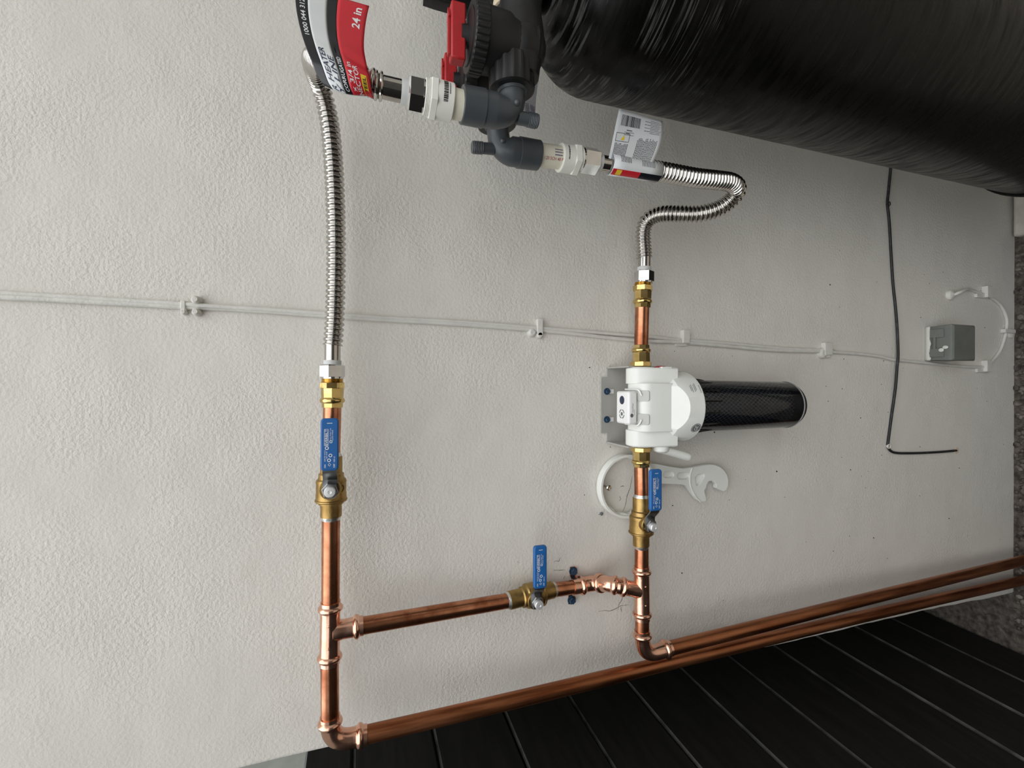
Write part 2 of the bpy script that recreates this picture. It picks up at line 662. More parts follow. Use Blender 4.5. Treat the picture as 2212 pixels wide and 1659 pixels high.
# neighbouring pale wall beyond the fence and an unseen dark wall, added for the metal reflections
mb = MB().box(Vector((-2.45, 0.3, 2.0)), 0.08, 3.6, 2.0)
struct(mb.build('wall_left', 'farwall'))
mb = MB().box(Vector((0.4, -3.4, 1.12)), 2.9, 0.06, 1.12)
struct(mb.build('wall_front_added', 'front'))
mb = MB().box(Vector((1.25, -0.75, 1.5)), 0.06, 0.75, 1.5)  # unseen wall, added to keep sky light off the tank side
struct(mb.build('wall_right_blocker', 'wall', org=(0, 0, 0)))

# cracks and flecks in the paint belong to the wall
cracks = [
    [(1196, 1214), (1200, 1211.5), (1204, 1211.5), (1207, 1212.5), (1209, 1208), (1210.5, 1204.5)],
    [(1196, 1231.5), (1201, 1232.2), (1205, 1231.3), (1210, 1232), (1215, 1231), (1221, 1231.3)],
    [(1118, 1213), (1119.5, 1215.5), (1120.5, 1214)],
    [(1344, 1107), (1350, 1094), (1353, 1082), (1354, 1073), (1358, 1062), (1361, 1053), (1364, 1040), (1366, 1028)],
    [(1340, 1052), (1345, 1049), (1348, 1052)], [(1338, 1071), (1341, 1078), (1337, 1082)],
    [(1335, 1317), (1337, 1304), (1343, 1297), (1345, 1284)], [(1343, 1322), (1341, 1311)],
    [(1292, 1321), (1306, 1319), (1318, 1320), (1330, 1315), (1341, 1308), (1360, 1307)],
    [(1217, 1251), (1219, 1247), (1220, 1244)],
    [(1292, 1112), (1296, 1111.5), (1299, 1111)],
]
for c in cracks:
    pts = resample([P(u, v, 0.0001) for u, v in c], 0.0016)
    pts = [q + X * random.uniform(-1, 1) * 0.0005 + Z * random.uniform(-1, 1) * 0.0005 for q in pts]
    mb = MB()
    mb.sweep(pts, lambda s, t: 0.00042 * (0.35 + 0.65 * math.sin(math.pi * min(max(s / t, 0.02), 0.98))) * random.uniform(0.55, 1.2), n=5)
    mb.build('crack', 'crack', wall)
mb = MB()
for k in range(90):
    u, v = random.uniform(1780, 2185), random.uniform(480, 1230)
    if k < 25:
        u, v = random.uniform(1250, 1800), random.uniform(700, 1300)
    c = P(u, v, 0.0)
    r = random.uniform(0.0004, 0.0011)
    mb.sphere(c, r, 5, 4, (random.uniform(0.6, 1.8), 0.5, random.uniform(0.6, 2.0)))
tag(mb.build('dirt_flecks', 'crack', wall), None, None, kind='stuff')

# pebbles and litter at the foot of the wall
mb = MB()
for k in range(1800):
    x, y = random.uniform(-0.62, 0.62), -abs(random.gauss(0, 0.10)) - 0.004
    if x > 0.35 and y > -0.44:
        continue
    r = random.choice((0.002, 0.003, 0.004, 0.006))
    mb.sphere(Vector((x, y, r * 0.3)), r, 6, 4, (random.uniform(0.7, 1.5), random.uniform(0.7, 1.5), 0.7))
tag(mb.build('gravel', 'pebble', sharp=80), 'dark gravel and soil strip along the foot of the wall', 'gravel', kind='stuff')

c0 = Vector((0.68, -0.235, 0.013))
mb = MB().box(c0, 0.312, 0.228, 0.012)
tag(mb.build('concrete_slab', 'concrete', bevel=0.006), 'pale concrete slab on the ground under the black tank', 'slab')

# horizontal board fence running away from the viewer, left of the wall corner
fdir = Vector((0.0406, 1, 0)).normalized()
fn_ = Vector((fdir.y, -fdir.x, 0))
fence = thing('board_fence', 'black horizontal board fence beyond the corner of the wall', 'fence', (-0.67, 0, 0))
joints = [1.649, 1.5685, 1.426, 1.2835, 1.141, 0.9985, 0.856, 0.7135, 0.571, 0.4285, 0.286, 0.1435, 0.006]
ymid, yh = -0.35, 1.75
for i in range(len(joints) - 1):
    zt, zb = joints[i] - 0.002, joints[i + 1] + 0.002
    off = random.uniform(-0.0015, 0.0015)
    prof = [(0.009, zb + 0.002), (0.007, zb), (-0.003, zb), (-0.003, zb - 0.010), (-0.009, zb - 0.010), (-0.009, zt - 0.012), (-0.002, zt - 0.012), (-0.002, zt), (0.004, zt), (0.009, zt - 0.0036)]
    base = Vector((-0.67, 0, 0)) + fn_ * off
    mb = MB()
    mb.rings([[base + fdir * (ymid + s * yh) + fn_ * p + Z * z for p, z in prof] for s in (-1, 1)])
    mb.m[8] = 1  # upper chamfer takes the painted sky highlight
    mb.build('board', ['board', 'edge_light'], fence, smooth=False)
for yy in (-1.2, 0.6):
    mb = MB().box(Vector((-0.67, 0, 0.82)) + fdir * yy - fn_ * 0.032, 0.02, 0.02, 0.82, fn_, fdir, Z)
    mb.build('post', 'board', fence)

# ------------------------------------------------------------------ copper runs
RP, RFT, RB = 0.0111, 0.0124, 0.0153


def press_tab(L, ends=(True, True)):
    t = [(0, RFT), (0.0045, RFT), (0.0058, 0.0140), (0.0072, 0.0150), (0.0086, RB), (0.0102, 0.0150), (0.0116, 0.0140), (0.0128, RFT)]
    out = list(t) if ends[0] else [(0, RFT)]
    out += [(0.017, 0.01215)] if L > 0.05 else []
    e = [(L - a, b) for a, b in reversed(t)] if ends[1] else [(L, RFT)]
    if L > 0.05:
        out += [(L - 0.017, 0.01215)]
    return out + e


def pipe(parent, pts, m='copper', r=RP, name='pipe'):
    mb = MB()
    mb.sweep(pts if len(pts) > 2 else straight(*pts, step=0.05), r, n=28)
    return mb.build(name, m, parent)


def press_tee(parent, a, b, c, e):
    mb = MB()
    L = (b - a).length
    mb.lathe(a, b - a, press_tab(L), 30)
    Lb = (e - c).length
    tab = [(0.004, 0.0126), (0.0125, 0.0126), (0.0165, 0.0120), (Lb - 0.0128, RFT)] + press_tab(Lb)[-7:]
    tab = [q for i, q in enumerate(tab) if i == 0 or q[0] >= tab[i - 1][0]]
    mb.lathe(c, e - c, tab, 30)
    for s in (0.33, 0.68):
        mb.sphere(a.lerp(b, s) + OUT * 0.0118 + Z * 0.001, 0.0016, 8, 6)
    return mb.build('tee_fitting', 'copper_new', parent)


def press_elbow(parent, pts, fil, name='elbow_fitting'):
    path = resample(fillet(pts, fil, 12), 0.0009)
    L = sum((path[i + 1] - path[i]).length for i in range(len(path) - 1))
    tab = press_tab(L)
    mb = MB()
    mb.sweep(path, lambda s, t: interp(tab, s), n=30)
    return mb.build(name, 'copper_new', parent)


# upper supply run: valve A to tee to lower elbow, long riser to the ground, branch to the bypass valve
run = thing('copper_pipework', 'copper run with tee and long riser nearest the wall corner', 'pipe', P(2262, 1244), 'copper pipework')
pipe(run, [P(715, 1110), P(714, 1306)])
press_tee(run, P(714, 1299), P(712, 1434), P(713, 1364), P(785, 1351))
pipe(run, [P(712, 1428), P(713, 1553)])
press_elbow(run, [P(713, 1546), P(714.5, 1604), P(793, 1586.5)], 0.026)
pipe(run, catmull([P(784, 1588.5), P(1100, 1514.5, 0.058), P(1500, 1418, 0.048), P(1900, 1323, 0.034), P(2212, 1253, 0.026), P(2275, 1239, 0.024)], 10), 'copper_old')
pipe(run, [P(778, 1352.5, 0.0635), P(1104, 1296.5, 0.032)])

# lower run: bypass valve to 45-degree bends, tee below valve B, elbow and second riser
run2 = thing('copper_pipework', 'copper run with paired bends and second riser below the filter valve', 'pipe', P(2262, 1196), 'copper pipework')
pipe(run2, [P(1186, 1276, 0.0236), P(1256, 1265.5, 0.0170)])
press_elbow(run2, [P(1246, 1267, 0.0178), P(1280, 1259.5, 0.0165), P(1303, 1259.5, 0.033)], 0.022, 'bend_fitting')
press_elbow(run2, [P(1290, 1259, 0.0235), P(1318, 1262, 0.049), P(1340, 1266.5, 0.0575)], 0.022, 'bend_fitting')
press_tee(run2, P(1386, 1223), P(1387, 1338), P(1386.5, 1276), P(1335, 1265.5, 0.056))
pipe(run2, [P(1386, 1174), P(1386, 1230)])
pipe(run2, [P(1387, 1331), P(1387, 1368)])
press_elbow(run2, [P(1387, 1361), P(1389.5, 1417), P(1447, 1400)], 0.026)
pipe(run2, catmull([P(1438, 1402.5), P(1640, 1352.5), P(1900, 1287, 0.055), P(2212, 1210.5, 0.042), P(2275, 1195, 0.04)], 10), 'copper_old')

stub = thing('copper_pipe', 'short copper pipe hidden partly by the uppermost blue valve handle', 'pipe', P(715, 930), 'short copper pipes')
pipe(stub, [P(718, 874), P(715, 990)])
stub = thing('copper_pipe', 'short copper pipe crossing the painted cable between two brass fittings', 'pipe', P(1386, 705), 'short copper pipes')
pipe(stub, [P(1387.5, 659), P(1385, 752)])
stub = thing('copper_pipe', 'short copper pipe in front of the white wrench ring', 'pipe', P(1386, 1040), 'short copper pipes')
pipe(stub, [P(1385, 1002), P(1386, 1080)])


# ------------------------------------------------------------------ brass press adapters
def brass_adapter(label, a, b, female=False):
    """a = threaded end with hexagon, b = press end on the copper"""
    t = thing('brass_adapter', label, 'pipe fitting', a.lerp(b, 0.5), 'brass press adapters')
    ax = (b - a).normalized()
    L = (b - a).length
    k = L / 0.037
    mb = MB()
    if female:
        mb.lathe(a, ax, [(0, 0.0162), (0.001, 0.0168), (0.0075 * k, 0.0168), (0.0085 * k, 0.0158)], 8, math.pi / 8, OUT)
    else:
        pr = [(0, 0.0128)]
        for i in range(4):
            pr += [(0.0006 + 0.0013 * i, 0.0135), (0.0012 + 0.0013 * i, 0.0126)]
        mb.lathe(a, ax, pr + [(0.0062, 0.0126)], 24)
        mb.build('thread', 'brass', t)
        mb = MB()
        mb.lathe(a, ax, [(0.005, 0.0148), (0.0056, 0.0156), (0.0118 * k, 0.0156), (0.0124 * k, 0.0145)], 8, math.pi / 8, OUT)
    mb.build('hexagon', 'brass', t, sharp=20)
    mb = MB()
    mb.lathe(a, ax, [(0.0112 * k if not female else 0.0078 * k, 0.0140), (0.0135 * k, 0.0138), (0.020 * k, 0.0136), (0.0245 * k, 0.0134)], 8, 0, OUT)
    mb.build('faceted_body', 'brass', t, sharp=20)
    mb = MB()
    mb.lathe(a, ax, [(0.0240 * k, 0.0130), (0.0252 * k, 0.0142), (0.0266 * k, 0.0151), (0.0280 * k, 0.0153), (0.0294 * k, 0.0151), (0.0306 * k, 0.0142), (0.0314 * k, 0.0130)], 32)
    mb.build('bead', 'brass', t)
    mb = MB()
    mb.lathe(a, ax, [(0.0310 * k, 0.0129), (0.0366 * k, 0.0127), (0.037 * k, 0.0122), (0.037 * k, 0.0111)], 8, 0, OUT)
    mb.build('press_collar', 'brass', t, sharp=20)
    return t


brass_adapter('brass adapter between the long steel hose and the uppermost blue valve', P(718, 817.5), P(718, 880.5))
brass_adapter('brass adapter under the nut of the looped steel hose', P(1388.5, 611), P(1387.5, 665.5))
brass_adapter('brass adapter on the side of the filter facing the tank', P(1384.5, 792), P(1385, 745.5), True)
brass_adapter('brass adapter on the filter side next to the white lever', P(1385, 965), P(1385, 1008.5), True)


# ------------------------------------------------------------------ ball valves
def ball_valve(label, c, ax, hd, loc_label=None):
    ax = ax.normalized()
    hd = hd.normalized()
    t = thing('ball_valve', label, 'valve', c, 'blue handled brass ball valves')
    wd = hd.cross(OUT).normalized()
    mb = MB()
    mb.lathe(c, ax, [(-0.0385, RP), (-0.0385, 0.0128), (-0.0370, 0.0130), (-0.0228, 0.0130), (-0.0222, 0.0152), (-0.0197, 0.0152), (-0.0190, 0.0190),
                     (-0.0180, 0.0197), (-0.0165, 0.0197), (-0.0158, 0.0186), (-0.009, 0.0186), (-0.008, 0.0182), (0.004, 0.0182), (0.006, 0.0186), (0.0085, 0.0180), (0.0105, 0.0160), (0.0125, 0.0154),
                     (0.0160, 0.0154), (0.0178, 0.0134), (0.0370, 0.0134), (0.0385, 0.0130), (0.0385, RP)], 40)
    mb.lathe(c + OUT * 0.004, OUT, [(0, 0.0134), (0.0165, 0.0128), (0.0175, 0.0122), (0.0175, 0.0095), (0.0155, 0.0095)], 32)
    for s in (-1, 1):
        mb.box(c + ax * -0.012 + wd * 0.0 + OUT * 0.012 + hd.cross(ax) * 0 + ax * (0.012 + 0.0105 * s) + OUT * 0.004, 0.0016, 0.0025, 0.0016, ax, OUT, wd)
    body = mb.build('body', 'brass_cast', t, sharp=28)
    mb = MB()
    rr = 0.0046
    side = ax.cross(OUT).normalized()
    pc = c + (OUT * math.cos(0.75) + side * math.sin(0.75)) * 0.0183 - ax * 0.001
    pn = (OUT * math.cos(0.75) + side * math.sin(0.75))
    pb = pn.cross(ax)
    ringp = [pc + (ax * math.cos(a) + pb * math.sin(a)) * rr for a in [2 * math.pi * k / 20 for k in range(21)]]
    mb.sweep(ringp, 0.0005, n=6)
    mb.build('cast_mark', 'brass_cast', body)
    for s in (-1, 1):
        mb = MB()
        mb.lathe(c + ax * (0.0380 * s), ax * s, [(0, 0.0128), (0.0012, 0.0126), (0.0034, 0.0116), (0.0052, 0.0112)], 28)
        mb.build('solder_ring', 'solder', t)
    # bent steel lever
    mb = MB()
    prof = [(-0.0105, 0.0225), (0.010, 0.0225), (0.013, 0.0235), (0.0225, 0.0335), (0.026, 0.0355), (0.034, 0.0362)]
    hw = [0.006, 0.0088, 0.0085, 0.0082, 0.0082, 0.0082]
    rs = []
    for (a, o), w in zip([(-0.0105, 0.0225), (-0.006, 0.0225)] + prof[1:], [0.0045, 0.0082] + hw[1:]):
        p = c + hd * a + OUT * o
        rs.append([p + wd * w + OUT * 0.0012, p - wd * w + OUT * 0.0012, p - wd * w - OUT * 0.0012, p + wd * w - OUT * 0.0012])
    mb.rings(rs)
    lever = mb.build('lever', 'zinc', t, sharp=25)
    vs, fs = flat([rrect(0.0265, -0.0102, 0.0895, 0.0102, 0.0042)], 0.0068, 0.0018,
                  lambda q: c + hd * q[0] + wd * q[1] + OUT * (0.0362 + q[2]))
    sl = MB().add(vs, fs).build('handle_sleeve', 'blue', t, sharp=50)
    # printed marks, reading along the lever
    f0 = 0.0362 + 0.0034 + 0.00012
    up = -wd if wd.z < 0 else wd

    def face(x, y):
        return c + hd * (0.0285 + x) + up * y + OUT * f0
    mb = MB()
    put_text(mb, 'EVERBILT', 0.0042, lambda x, y: face(x + 0.0290, y + 0.0021), bold=0.01, width=0.0185)
    for q0, q1, w0, w1 in ((0.0282, 0.0483, 0.0012, 0.0016), (0.0282, 0.0483, 0.0056, 0.0060), (0.0282, 0.0286, 0.0012, 0.006), (0.0479, 0.0483, 0.0012, 0.006)):
        mb.add([face(q0, w0), face(q1, w0), face(q1, w1), face(q0, w1)], [(0, 1, 2, 3)])
    for cx, cy, r in ((0.0255, 0.0030, 0.0022), (0.0165, -0.0010, 0.0021), (0.0108, 0.0005, 0.0021), (0.033, -0.0016, 0.0017)):
        vs2 = [face(cx + r * math.cos(a), cy + r * math.sin(a)) for a in [2 * math.pi * k / 18 for k in range(18)]]
        vi = [face(cx + r * 0.62 * math.cos(a), cy + r * 0.62 * math.sin(a)) for a in [2 * math.pi * k / 18 for k in range(18)]]
        mb.add(vs2 + vi, [(k, (k + 1) % 18, 18 + (k + 1) % 18, 18 + k) for k in range(18)])
    put_text(mb, '600 PSI WOG', 0.0019, lambda x, y: face(x + 0.0095, y + 0.0045), width=0.0135)
    put_text(mb, '150 WSP', 0.0019, lambda x, y: face(x + 0.0125, y + 0.0024), width=0.009)
    put_text(mb, 'FULL PORT 3/4', 0.0019, lambda x, y: face(x + 0.0345, y - 0.0018), width=0.0145)
    put_text(mb, 'LEAD FREE', 0.0019, lambda x, y: face(x + 0.0345, y - 0.0040), width=0.0125)
    put_text(mb, 'OFF', 0.0027, lambda x, y: face(x + 0.0018, y - 0.0062), bold=0.01)
    put_text(mb, 'NSF-61', 0.0024, lambda x, y: face(x + 0.0085, y - 0.0062))
    put_text(mb, 'ON', 0.0027, lambda x, y: face(x + 0.0018, y + 0.0040), bold=0.01)
    for k in range(6):
        mb.add([face(0.0548, -0.0030 + k * 0.0010), face(0.0556, -0.0030 + k * 0.0010), face(0.0556, -0.0030 + k * 0.0010 + 0.0008), face(0.0548, -0.0030 + k * 0.0010 + 0.0008)], [(0, 1, 2, 3)])
    dq = [(0.0035, 0.0), (0.0055, 0.0018), (0.0075, 0.0), (0.0055, -0.0018)]
    mb.add([face(a, b) for a, b in dq] + [face(0.0055 + (a - 0.0055) * 0.75, b * 0.75) for a, b in dq], [(k, (k + 1) % 4, 4 + (k + 1) % 4, 4 + k) for k in range(4)])
    mb.build('lettering', 'ink_white', sl, smooth=False)
    mb = MB()
    mb.lathe(c + OUT * 0.0235, OUT, [(0, 0.0100), (0.0052, 0.0100), (0.0060, 0.0090)], 6, 0.3)
    mb.build('lever_nut', 'zinc', t, sharp=20)
    mb = MB()
    mb.lathe(c + OUT * 0.028, OUT, [(0, 0.0066), (0.0072, 0.0066), (0.0084, 0.0058), (0.0086, 0.0022), (0.0080, 0.0014)], 28)
    mb.build('stem', 'zinc_bright', t)
    return t


ball_valve('blue-handled brass ball valve above the large tee, handle along the pipe', P(715.5, 1050), X, X)
ball_valve('blue-handled brass ball valve in front of the wrench, handle along the pipe', P(1385, 1126), X, X)
_axc = P(1098, 1297, 0.0325) - P(1194, 1273.5, 0.0228)
ball_valve('blue-handled brass ball valve on the bypass, handle set across the pipe', P(1147, 1285.5, 0.0277), _axc, X)

# ------------------------------------------------------------------ pipe strap with two blue screws
st = thing('pipe_strap', 'copper pipe strap with two blue screws on the bypass pipe', 'pipe strap', P(1239, 1266, 0.0))
cS = P(1243, 1267.5, 0.0182)
axS = (P(1256, 1265.5, 0.0170) - P(1230, 1269.5, 0.0194)).normalized()
n1 = (X - axS * X.dot(axS)).normalized()
pts = []
for k in range(13):
    a = math.radians(-25 + 230 * k / 12)
    pts.append(cS + n1 * math.cos(a) * 0.0122 + OUT * math.sin(a) * 0.0122)
foot_a, foot_b = P(1237.5, 1233, 0.002), P(1234, 1295, 0.002)
ctr = [foot_a + X * 0.007, foot_a, foot_a - X * 0.0075] + pts + [foot_b + X * 0.0075, foot_b, foot_b - X * 0.007]
rs = []
for i, p in enumerate(ctr):
    tq = (ctr[min(i + 1, len(ctr) - 1)] - ctr[max(i - 1, 0)]).normalized()
    nn = tq.cross(axS).normalized()
    rs.append([p + axS * 0.0058 + nn * 0.0006, p - axS * 0.0058 + nn * 0.0006, p - axS * 0.0058 - nn * 0.0006, p + axS * 0.0058 - nn * 0.0006])
MB().rings(rs).build('strap', 'copper_new', st, sharp=40)


def hex_screw(parent, p, r=0.0058, name='screw'):
    mb = MB()
    mb.lathe(p, OUT, [(0, r * 1.28), (0.0012, r * 1.25), (0.0013, r)], 20)
    mb.lathe(p + OUT * 0.001, OUT, [(0, r), (0.0042, r), (0.0050, r * 0.82), (0.0046, r * 0.4)], 6, 0.2)
    return mb.build(name, 'blue_screw', parent, sharp=25)


hex_screw(st, foot_a + OUT * 0.0012)
hex_screw(st, foot_b + OUT * 0.0012)
# ------------------------------------------------------------------ corrugated steel hoses


def corr(path, pitch=0.0069, rmax=0.0122, rmin=0.0093):
    pts = resample(path, pitch / 9)
    mb = MB()

    def rf(s, t):
        k = 0.5 + 0.5 * math.cos(2 * math.pi * s / pitch)
        return rmin + (rmax - rmin) * (k ** 0.62)
    mb.sweep(pts, rf, n=26)
    return mb


def hose_end(t, a, b, nut_side, nut_m='chrome', tl=0.5, wl=0.16):
    """smooth tube from a towards b, then washer, then hexagon nut ending at b"""
    ax = (b - a).normalized()
    L = (b - a).length
    mb = MB()
    mb.lathe(a, ax, [(-0.003, 0.0098), (L * 0.95, 0.0098)], 32)
    mb.build('tube_end', 'steel', t)
    mb = MB()
    w0, w1 = L * (1 - tl - wl) if False else L * tl, L * (tl + wl)
    mb.lathe(a + ax * w0, ax, [(0, 0.0100), (0, 0.0106), (0.0005, 0.0109), (w1 - w0, 0.0109)], 28)
    mb.build('washer', 'washer', t)
    mb = MB()
    h = L - w1
    mb.lathe(a + ax * w1, ax, [(0, 0.0120), (0.0, 0.0138), (0.0014, 0.0155), (h * 0.86, 0.0155), (h * 0.90, 0.0140), (h, 0.0136), (h, 0.012)], 6, nut_side, OUT)
    mb.lathe(a + ax * (w1 + h * 0.86), ax, [(0, 0.0139), (h * 0.14, 0.0139)], 28)
    mb.build('nut', nut_m, t, sharp=18)


hose1 = thing('steel_hose', 'long corrugated steel hose running across the wall to the uppermost blue valve', 'hose', P(717, 742), 'corrugated steel hoses')
D1, D2 = 0.268, 0.187
path1 = catmull([P(719, 746), P(723, 690), P(725, 620), P(726, 540), P(725, 460), P(722, 380), P(717, 310), P(711, 262), P(703, 222, 0.069), P(692, 185, 0.082),
                 P(681, 155, 0.108), P(677, 133, 0.145), P(683, 128, 0.19), P(706, 140, 0.235), P(745, 158, 0.262), P(785, 172, D1), P(812, 183, D1)], 12)
corr(path1).build('corrugated_tube', 'steel', hose1, sharp=180)
hose_end(hose1, P(718.5, 745), P(718, 818), 0.25, 'chrome', 0.46, 0.13)
mb = MB()
ax1 = (P(916, 208, D1) - P(806, 183, D1)).normalized()
for k in range(2):
    c = P(812, 184.5, D1) + ax1 * (0.0042 * k)
    mb.lathe(c - ax1 * 0.002, ax1, [(0, 0.0100), (0.0008, 0.0118), (0.002, 0.0124), (0.0032, 0.0118), (0.004, 0.0100)], 28)
mb.build('end_ridges', 'steel', hose1)
hose_end(hose1, P(818, 186, D1), P(917, 208.5, D1), 0.55, 'chrome', 0.48, 0.15)

hose2 = thing('steel_hose', 'short corrugated steel hose looped down beside the black tank', 'hose', P(1600, 410, 0.15), 'corrugated steel hoses')
path2 = catmull([P(1392, 556), P(1390, 525), P(1390, 500, 0.068), P(1399, 476, 0.076), P(1425, 463, 0.092), P(1465, 462, 0.115), P(1510, 462, 0.135), P(1552, 451, 0.150), P(1582, 429, 0.162),
                 P(1592, 408, 0.172), P(1578, 394, 0.18), P(1545, 389, 0.185), P(1500, 384, D2), P(1440, 373, D2), P(1395, 366, D2)], 12)
corr(path2, 0.0056, 0.0127, 0.0098).build('corrugated_tube', 'steel', hose2, sharp=180)
hose_end(hose2, P(1392, 552), P(1391, 612.5), 0.1, 'chrome', 0.42, 0.14)
hose_end(hose2, P(1330, 358, D2), P(1251, 344, D2), 0.35, 'chrome', 0.42, 0.10)

# ------------------------------------------------------------------ printed tag on the long hose
lc = [(702, 186, 0.286), (690, 172, 0.288), (676, 140, 0.29), (660, 100, 0.287), (648, 60, 0.282), (640, 20, 0.278), (637, -15, 0.274), (637, -34, 0.272)]
rc = [(808, 214, 0.282), (803, 196, 0.290), (798, 165, 0.293), (790, 130, 0.288), (786, 100, 0.282), (788, 65, 0.277), (792, 38, 0.274), (797.5, 13, 0.272)]
LC = resample(catmull([P(*q) for q in lc], 8), 0.002)
RC = resample(catmull([P(*q) for q in rc], 8), 0.002)


def on(lst, t):
    x = min(max(t, 0), 1) * (len(lst) - 1)
    i = min(int(x), len(lst) - 2)
    return lst[i].lerp(lst[i + 1], x - i)


def tagS(p, q, off=0.0):
    a, b = on(LC, p), on(RC, p)
    r = a.lerp(b, q)
    r = r + OUT * (0.006 * math.sin(math.pi * q) * (1 - p) ** 2 + off)
    r = r - X * (0.0052 * math.sin(math.pi * min(1, q * 1.15)) * (1 - p) ** 7)
    # soft diagonal crease
    r = r + OUT * (-0.0012 * math.exp(-((p - 0.30 - 0.25 * (0.9 - q)) / 0.05) ** 2) * (1 if q > 0.5 else 0.3))
    return r


bands = [(0.0, 0.17, 'tag_black'), (0.17, 0.43, 'tag_white'), (0.43, 0.575, 'tag_black'), (0.575, 1.0, 'tag_red')]
mb = MB()
mnames = ['tag_black', 'tag_white', 'tag_red']
for a, b, m in bands:
    mb.grid(lambda p, q, a=a, b=b: tagS(p, a + (b - a) * q), 40, 8, mnames.index(m))
# the label wraps behind the hose
wr0 = [tagS(0, q) for q in (0, 0.5, 1)]
mb.grid(lambda p, q: tagS(0, q) + (Y * 0.012 * math.sin(p * math.pi * 0.5) + X * 0.022 * (1 - math.cos(p * math.pi * 0.5)) + X * 0.004 * p), 6, 8, 1)
tg = mb.build('tag', mnames, hose1, solid=0.0003, sharp=60, recalc=False)
tg['label'] = 'black, white and red printed tag'


def tag_text(mb, body, p0, p1, q0, q1, bold=0.0, shear=0.0):
    """text from p0 to p1 along the tag with its foot at q1 and its head at q0"""
    vs, fs, w = text2d(body, bold, shear)
    h = 0.72
    mb.add([tagS(p0 + (p1 - p0) * x / w, q1 + (q0 - q1) * y / h, 0.0004) for x, y in vs], fs)


mw, mk = MB(), MB()
tag_text(mw, '1000 044 312', 0.49, 0.865, 0.055, 0.125, 0.012)
tag_text(mw, '24 in', 0.715, 0.945, 0.80, 0.915, 0.02)
tag_text(mw, 'CORRUGATED', 0.02, 0.30, 0.47, 0.535, 0.012)
tag_text(mw, 'x 3/4 in', 0.03, 0.275, 0.61, 0.69, 0.012)
tag_text(mw, 'NECTOR', 0.0, 0.255, 0.71, 0.795, 0.012)
tag_text(mk, 'R HEATER', 0.0, 0.37, 0.205, 0.295, 0.016, 0.25)
tag_text(mk, 'Y LINE', 0.0, 0.30, 0.32, 0.41, 0.016, 0.25)
mw.build('lettering', 'ink_white', tg, smooth=False)
mk.build('lettering', 'ink_navy', tg, smooth=False)
mb = MB().grid(lambda a, b: tagS(0.0 + 0.185 * a, 0.83 + 0.105 * b, 0.0004), 8, 4)
mb.build('yellow_box', 'tag_yellow', tg)
mb = MB()
vs, fs, w = text2d('STEEL', 0.012)
mb.add([tagS(0.012 + 0.155 * x / w, 0.915 - 0.062 * y / 0.72, 0.0007) for x, y in vs], fs)
mb.build('lettering', 'ink', tg, smooth=False)

# ------------------------------------------------------------------ white barcode tag on the short hose
ta, tb_, tc_, td = P(1313, 350, 0.196), P(1337.5, 234, 0.20), P(1431.5, 262, 0.20), P(1408, 358, 0.198)
mid_b, mid_t = ta.lerp(td, 0.5), tb_.lerp(tc_, 0.5)


def tag2(p, q, off=0.0):
    a, b = ta.lerp(tb_, p), td.lerp(tc_, p)
    r = a.lerp(b, q)
    return r + OUT * (0.004 * math.sin(p * math.pi) * q + off) + Z * (-0.003 * math.sin(p * math.pi) * q)


mb = MB()
mb.grid(lambda p, q: tag2(p, q), 14, 14)
axw = (P(1420, 371, D2) - P(1316, 354, D2))
wl = axw.length
axw.normalize()
w0 = P(1316, 354.5, D2)
na = (OUT - axw * OUT.dot(axw)).normalized()
nb = axw.cross(na)
rw = 0.0128


def wrap(s, a, off=0.0):
    return w0 + axw * s + (na * math.cos(a) + nb * math.sin(a)) * (rw + off)


mb.grid(lambda p, q: wrap(p * wl, -math.pi + 2 * math.pi * q), 4, 36)
tg2 = mb.build('tag', 'tag_white', hose2, solid=0.0003, sharp=60, recalc=False)
tg2['label'] = 'white tag with barcode and small print'
# find which way round faces down-left (away from the tank)
sg = 1.0 if (na * math.cos(1.2) + nb * math.sin(1.2)).x < 0 else -1.0
mb = MB()
for a0, a1, s0, s1, mi in ((0.78, 1.5, 0.0006, 0.040, 0), (0.78, 1.5, 0.040, wl, 1), (0.84, 1.4, 0.006, 0.0135, 2)):
    mb.grid(lambda p, q, a0=a0, a1=a1, s0=s0, s1=s1, mi=mi: wrap(s0 + (s1 - s0) * p, sg * (a0 + (a1 - a0) * q), 0.0003 + (0.0002 if mi == 2 else 0)), 2, 8, mi)
mb.build('colour_band', ['tag_red', 'tag_black', 'tag_yellow'], tg2)
mb = MB()
random.seed(5)
q = 0.10
while q < 0.50:                                    # barcode bars
    wq = random.choice((0.006, 0.006, 0.010, 0.016))
    mb.grid(lambda a, b, q=q, wq=wq: tag2(0.70 + 0.21 * a, q + wq * b, 0.0004), 1, 1)
    q += wq + random.choice((0.006, 0.008, 0.012))


def smallprint(mb, surf, p0, p1, q0, q1, rows, fill=0.62):
    """dense rows of tiny printed marks"""
    for r in range(rows):
        pa = p0 + (p1 - p0) * r / rows
        pb = pa + (p1 - p0) / rows * 0.5
        q = q0
        end = q1 - random.uniform(0, 0.15) * (q1 - q0)
        while q < end:
            wq = random.uniform(0.03, 0.09) * (q1 - q0)
            b = min(q + wq, end)
            mb.add([surf(pa, q), surf(pa, b), surf(pb, b), surf(pb, q)], [(0, 1, 2, 3)])
            q = b + 0.018 * (q1 - q0)


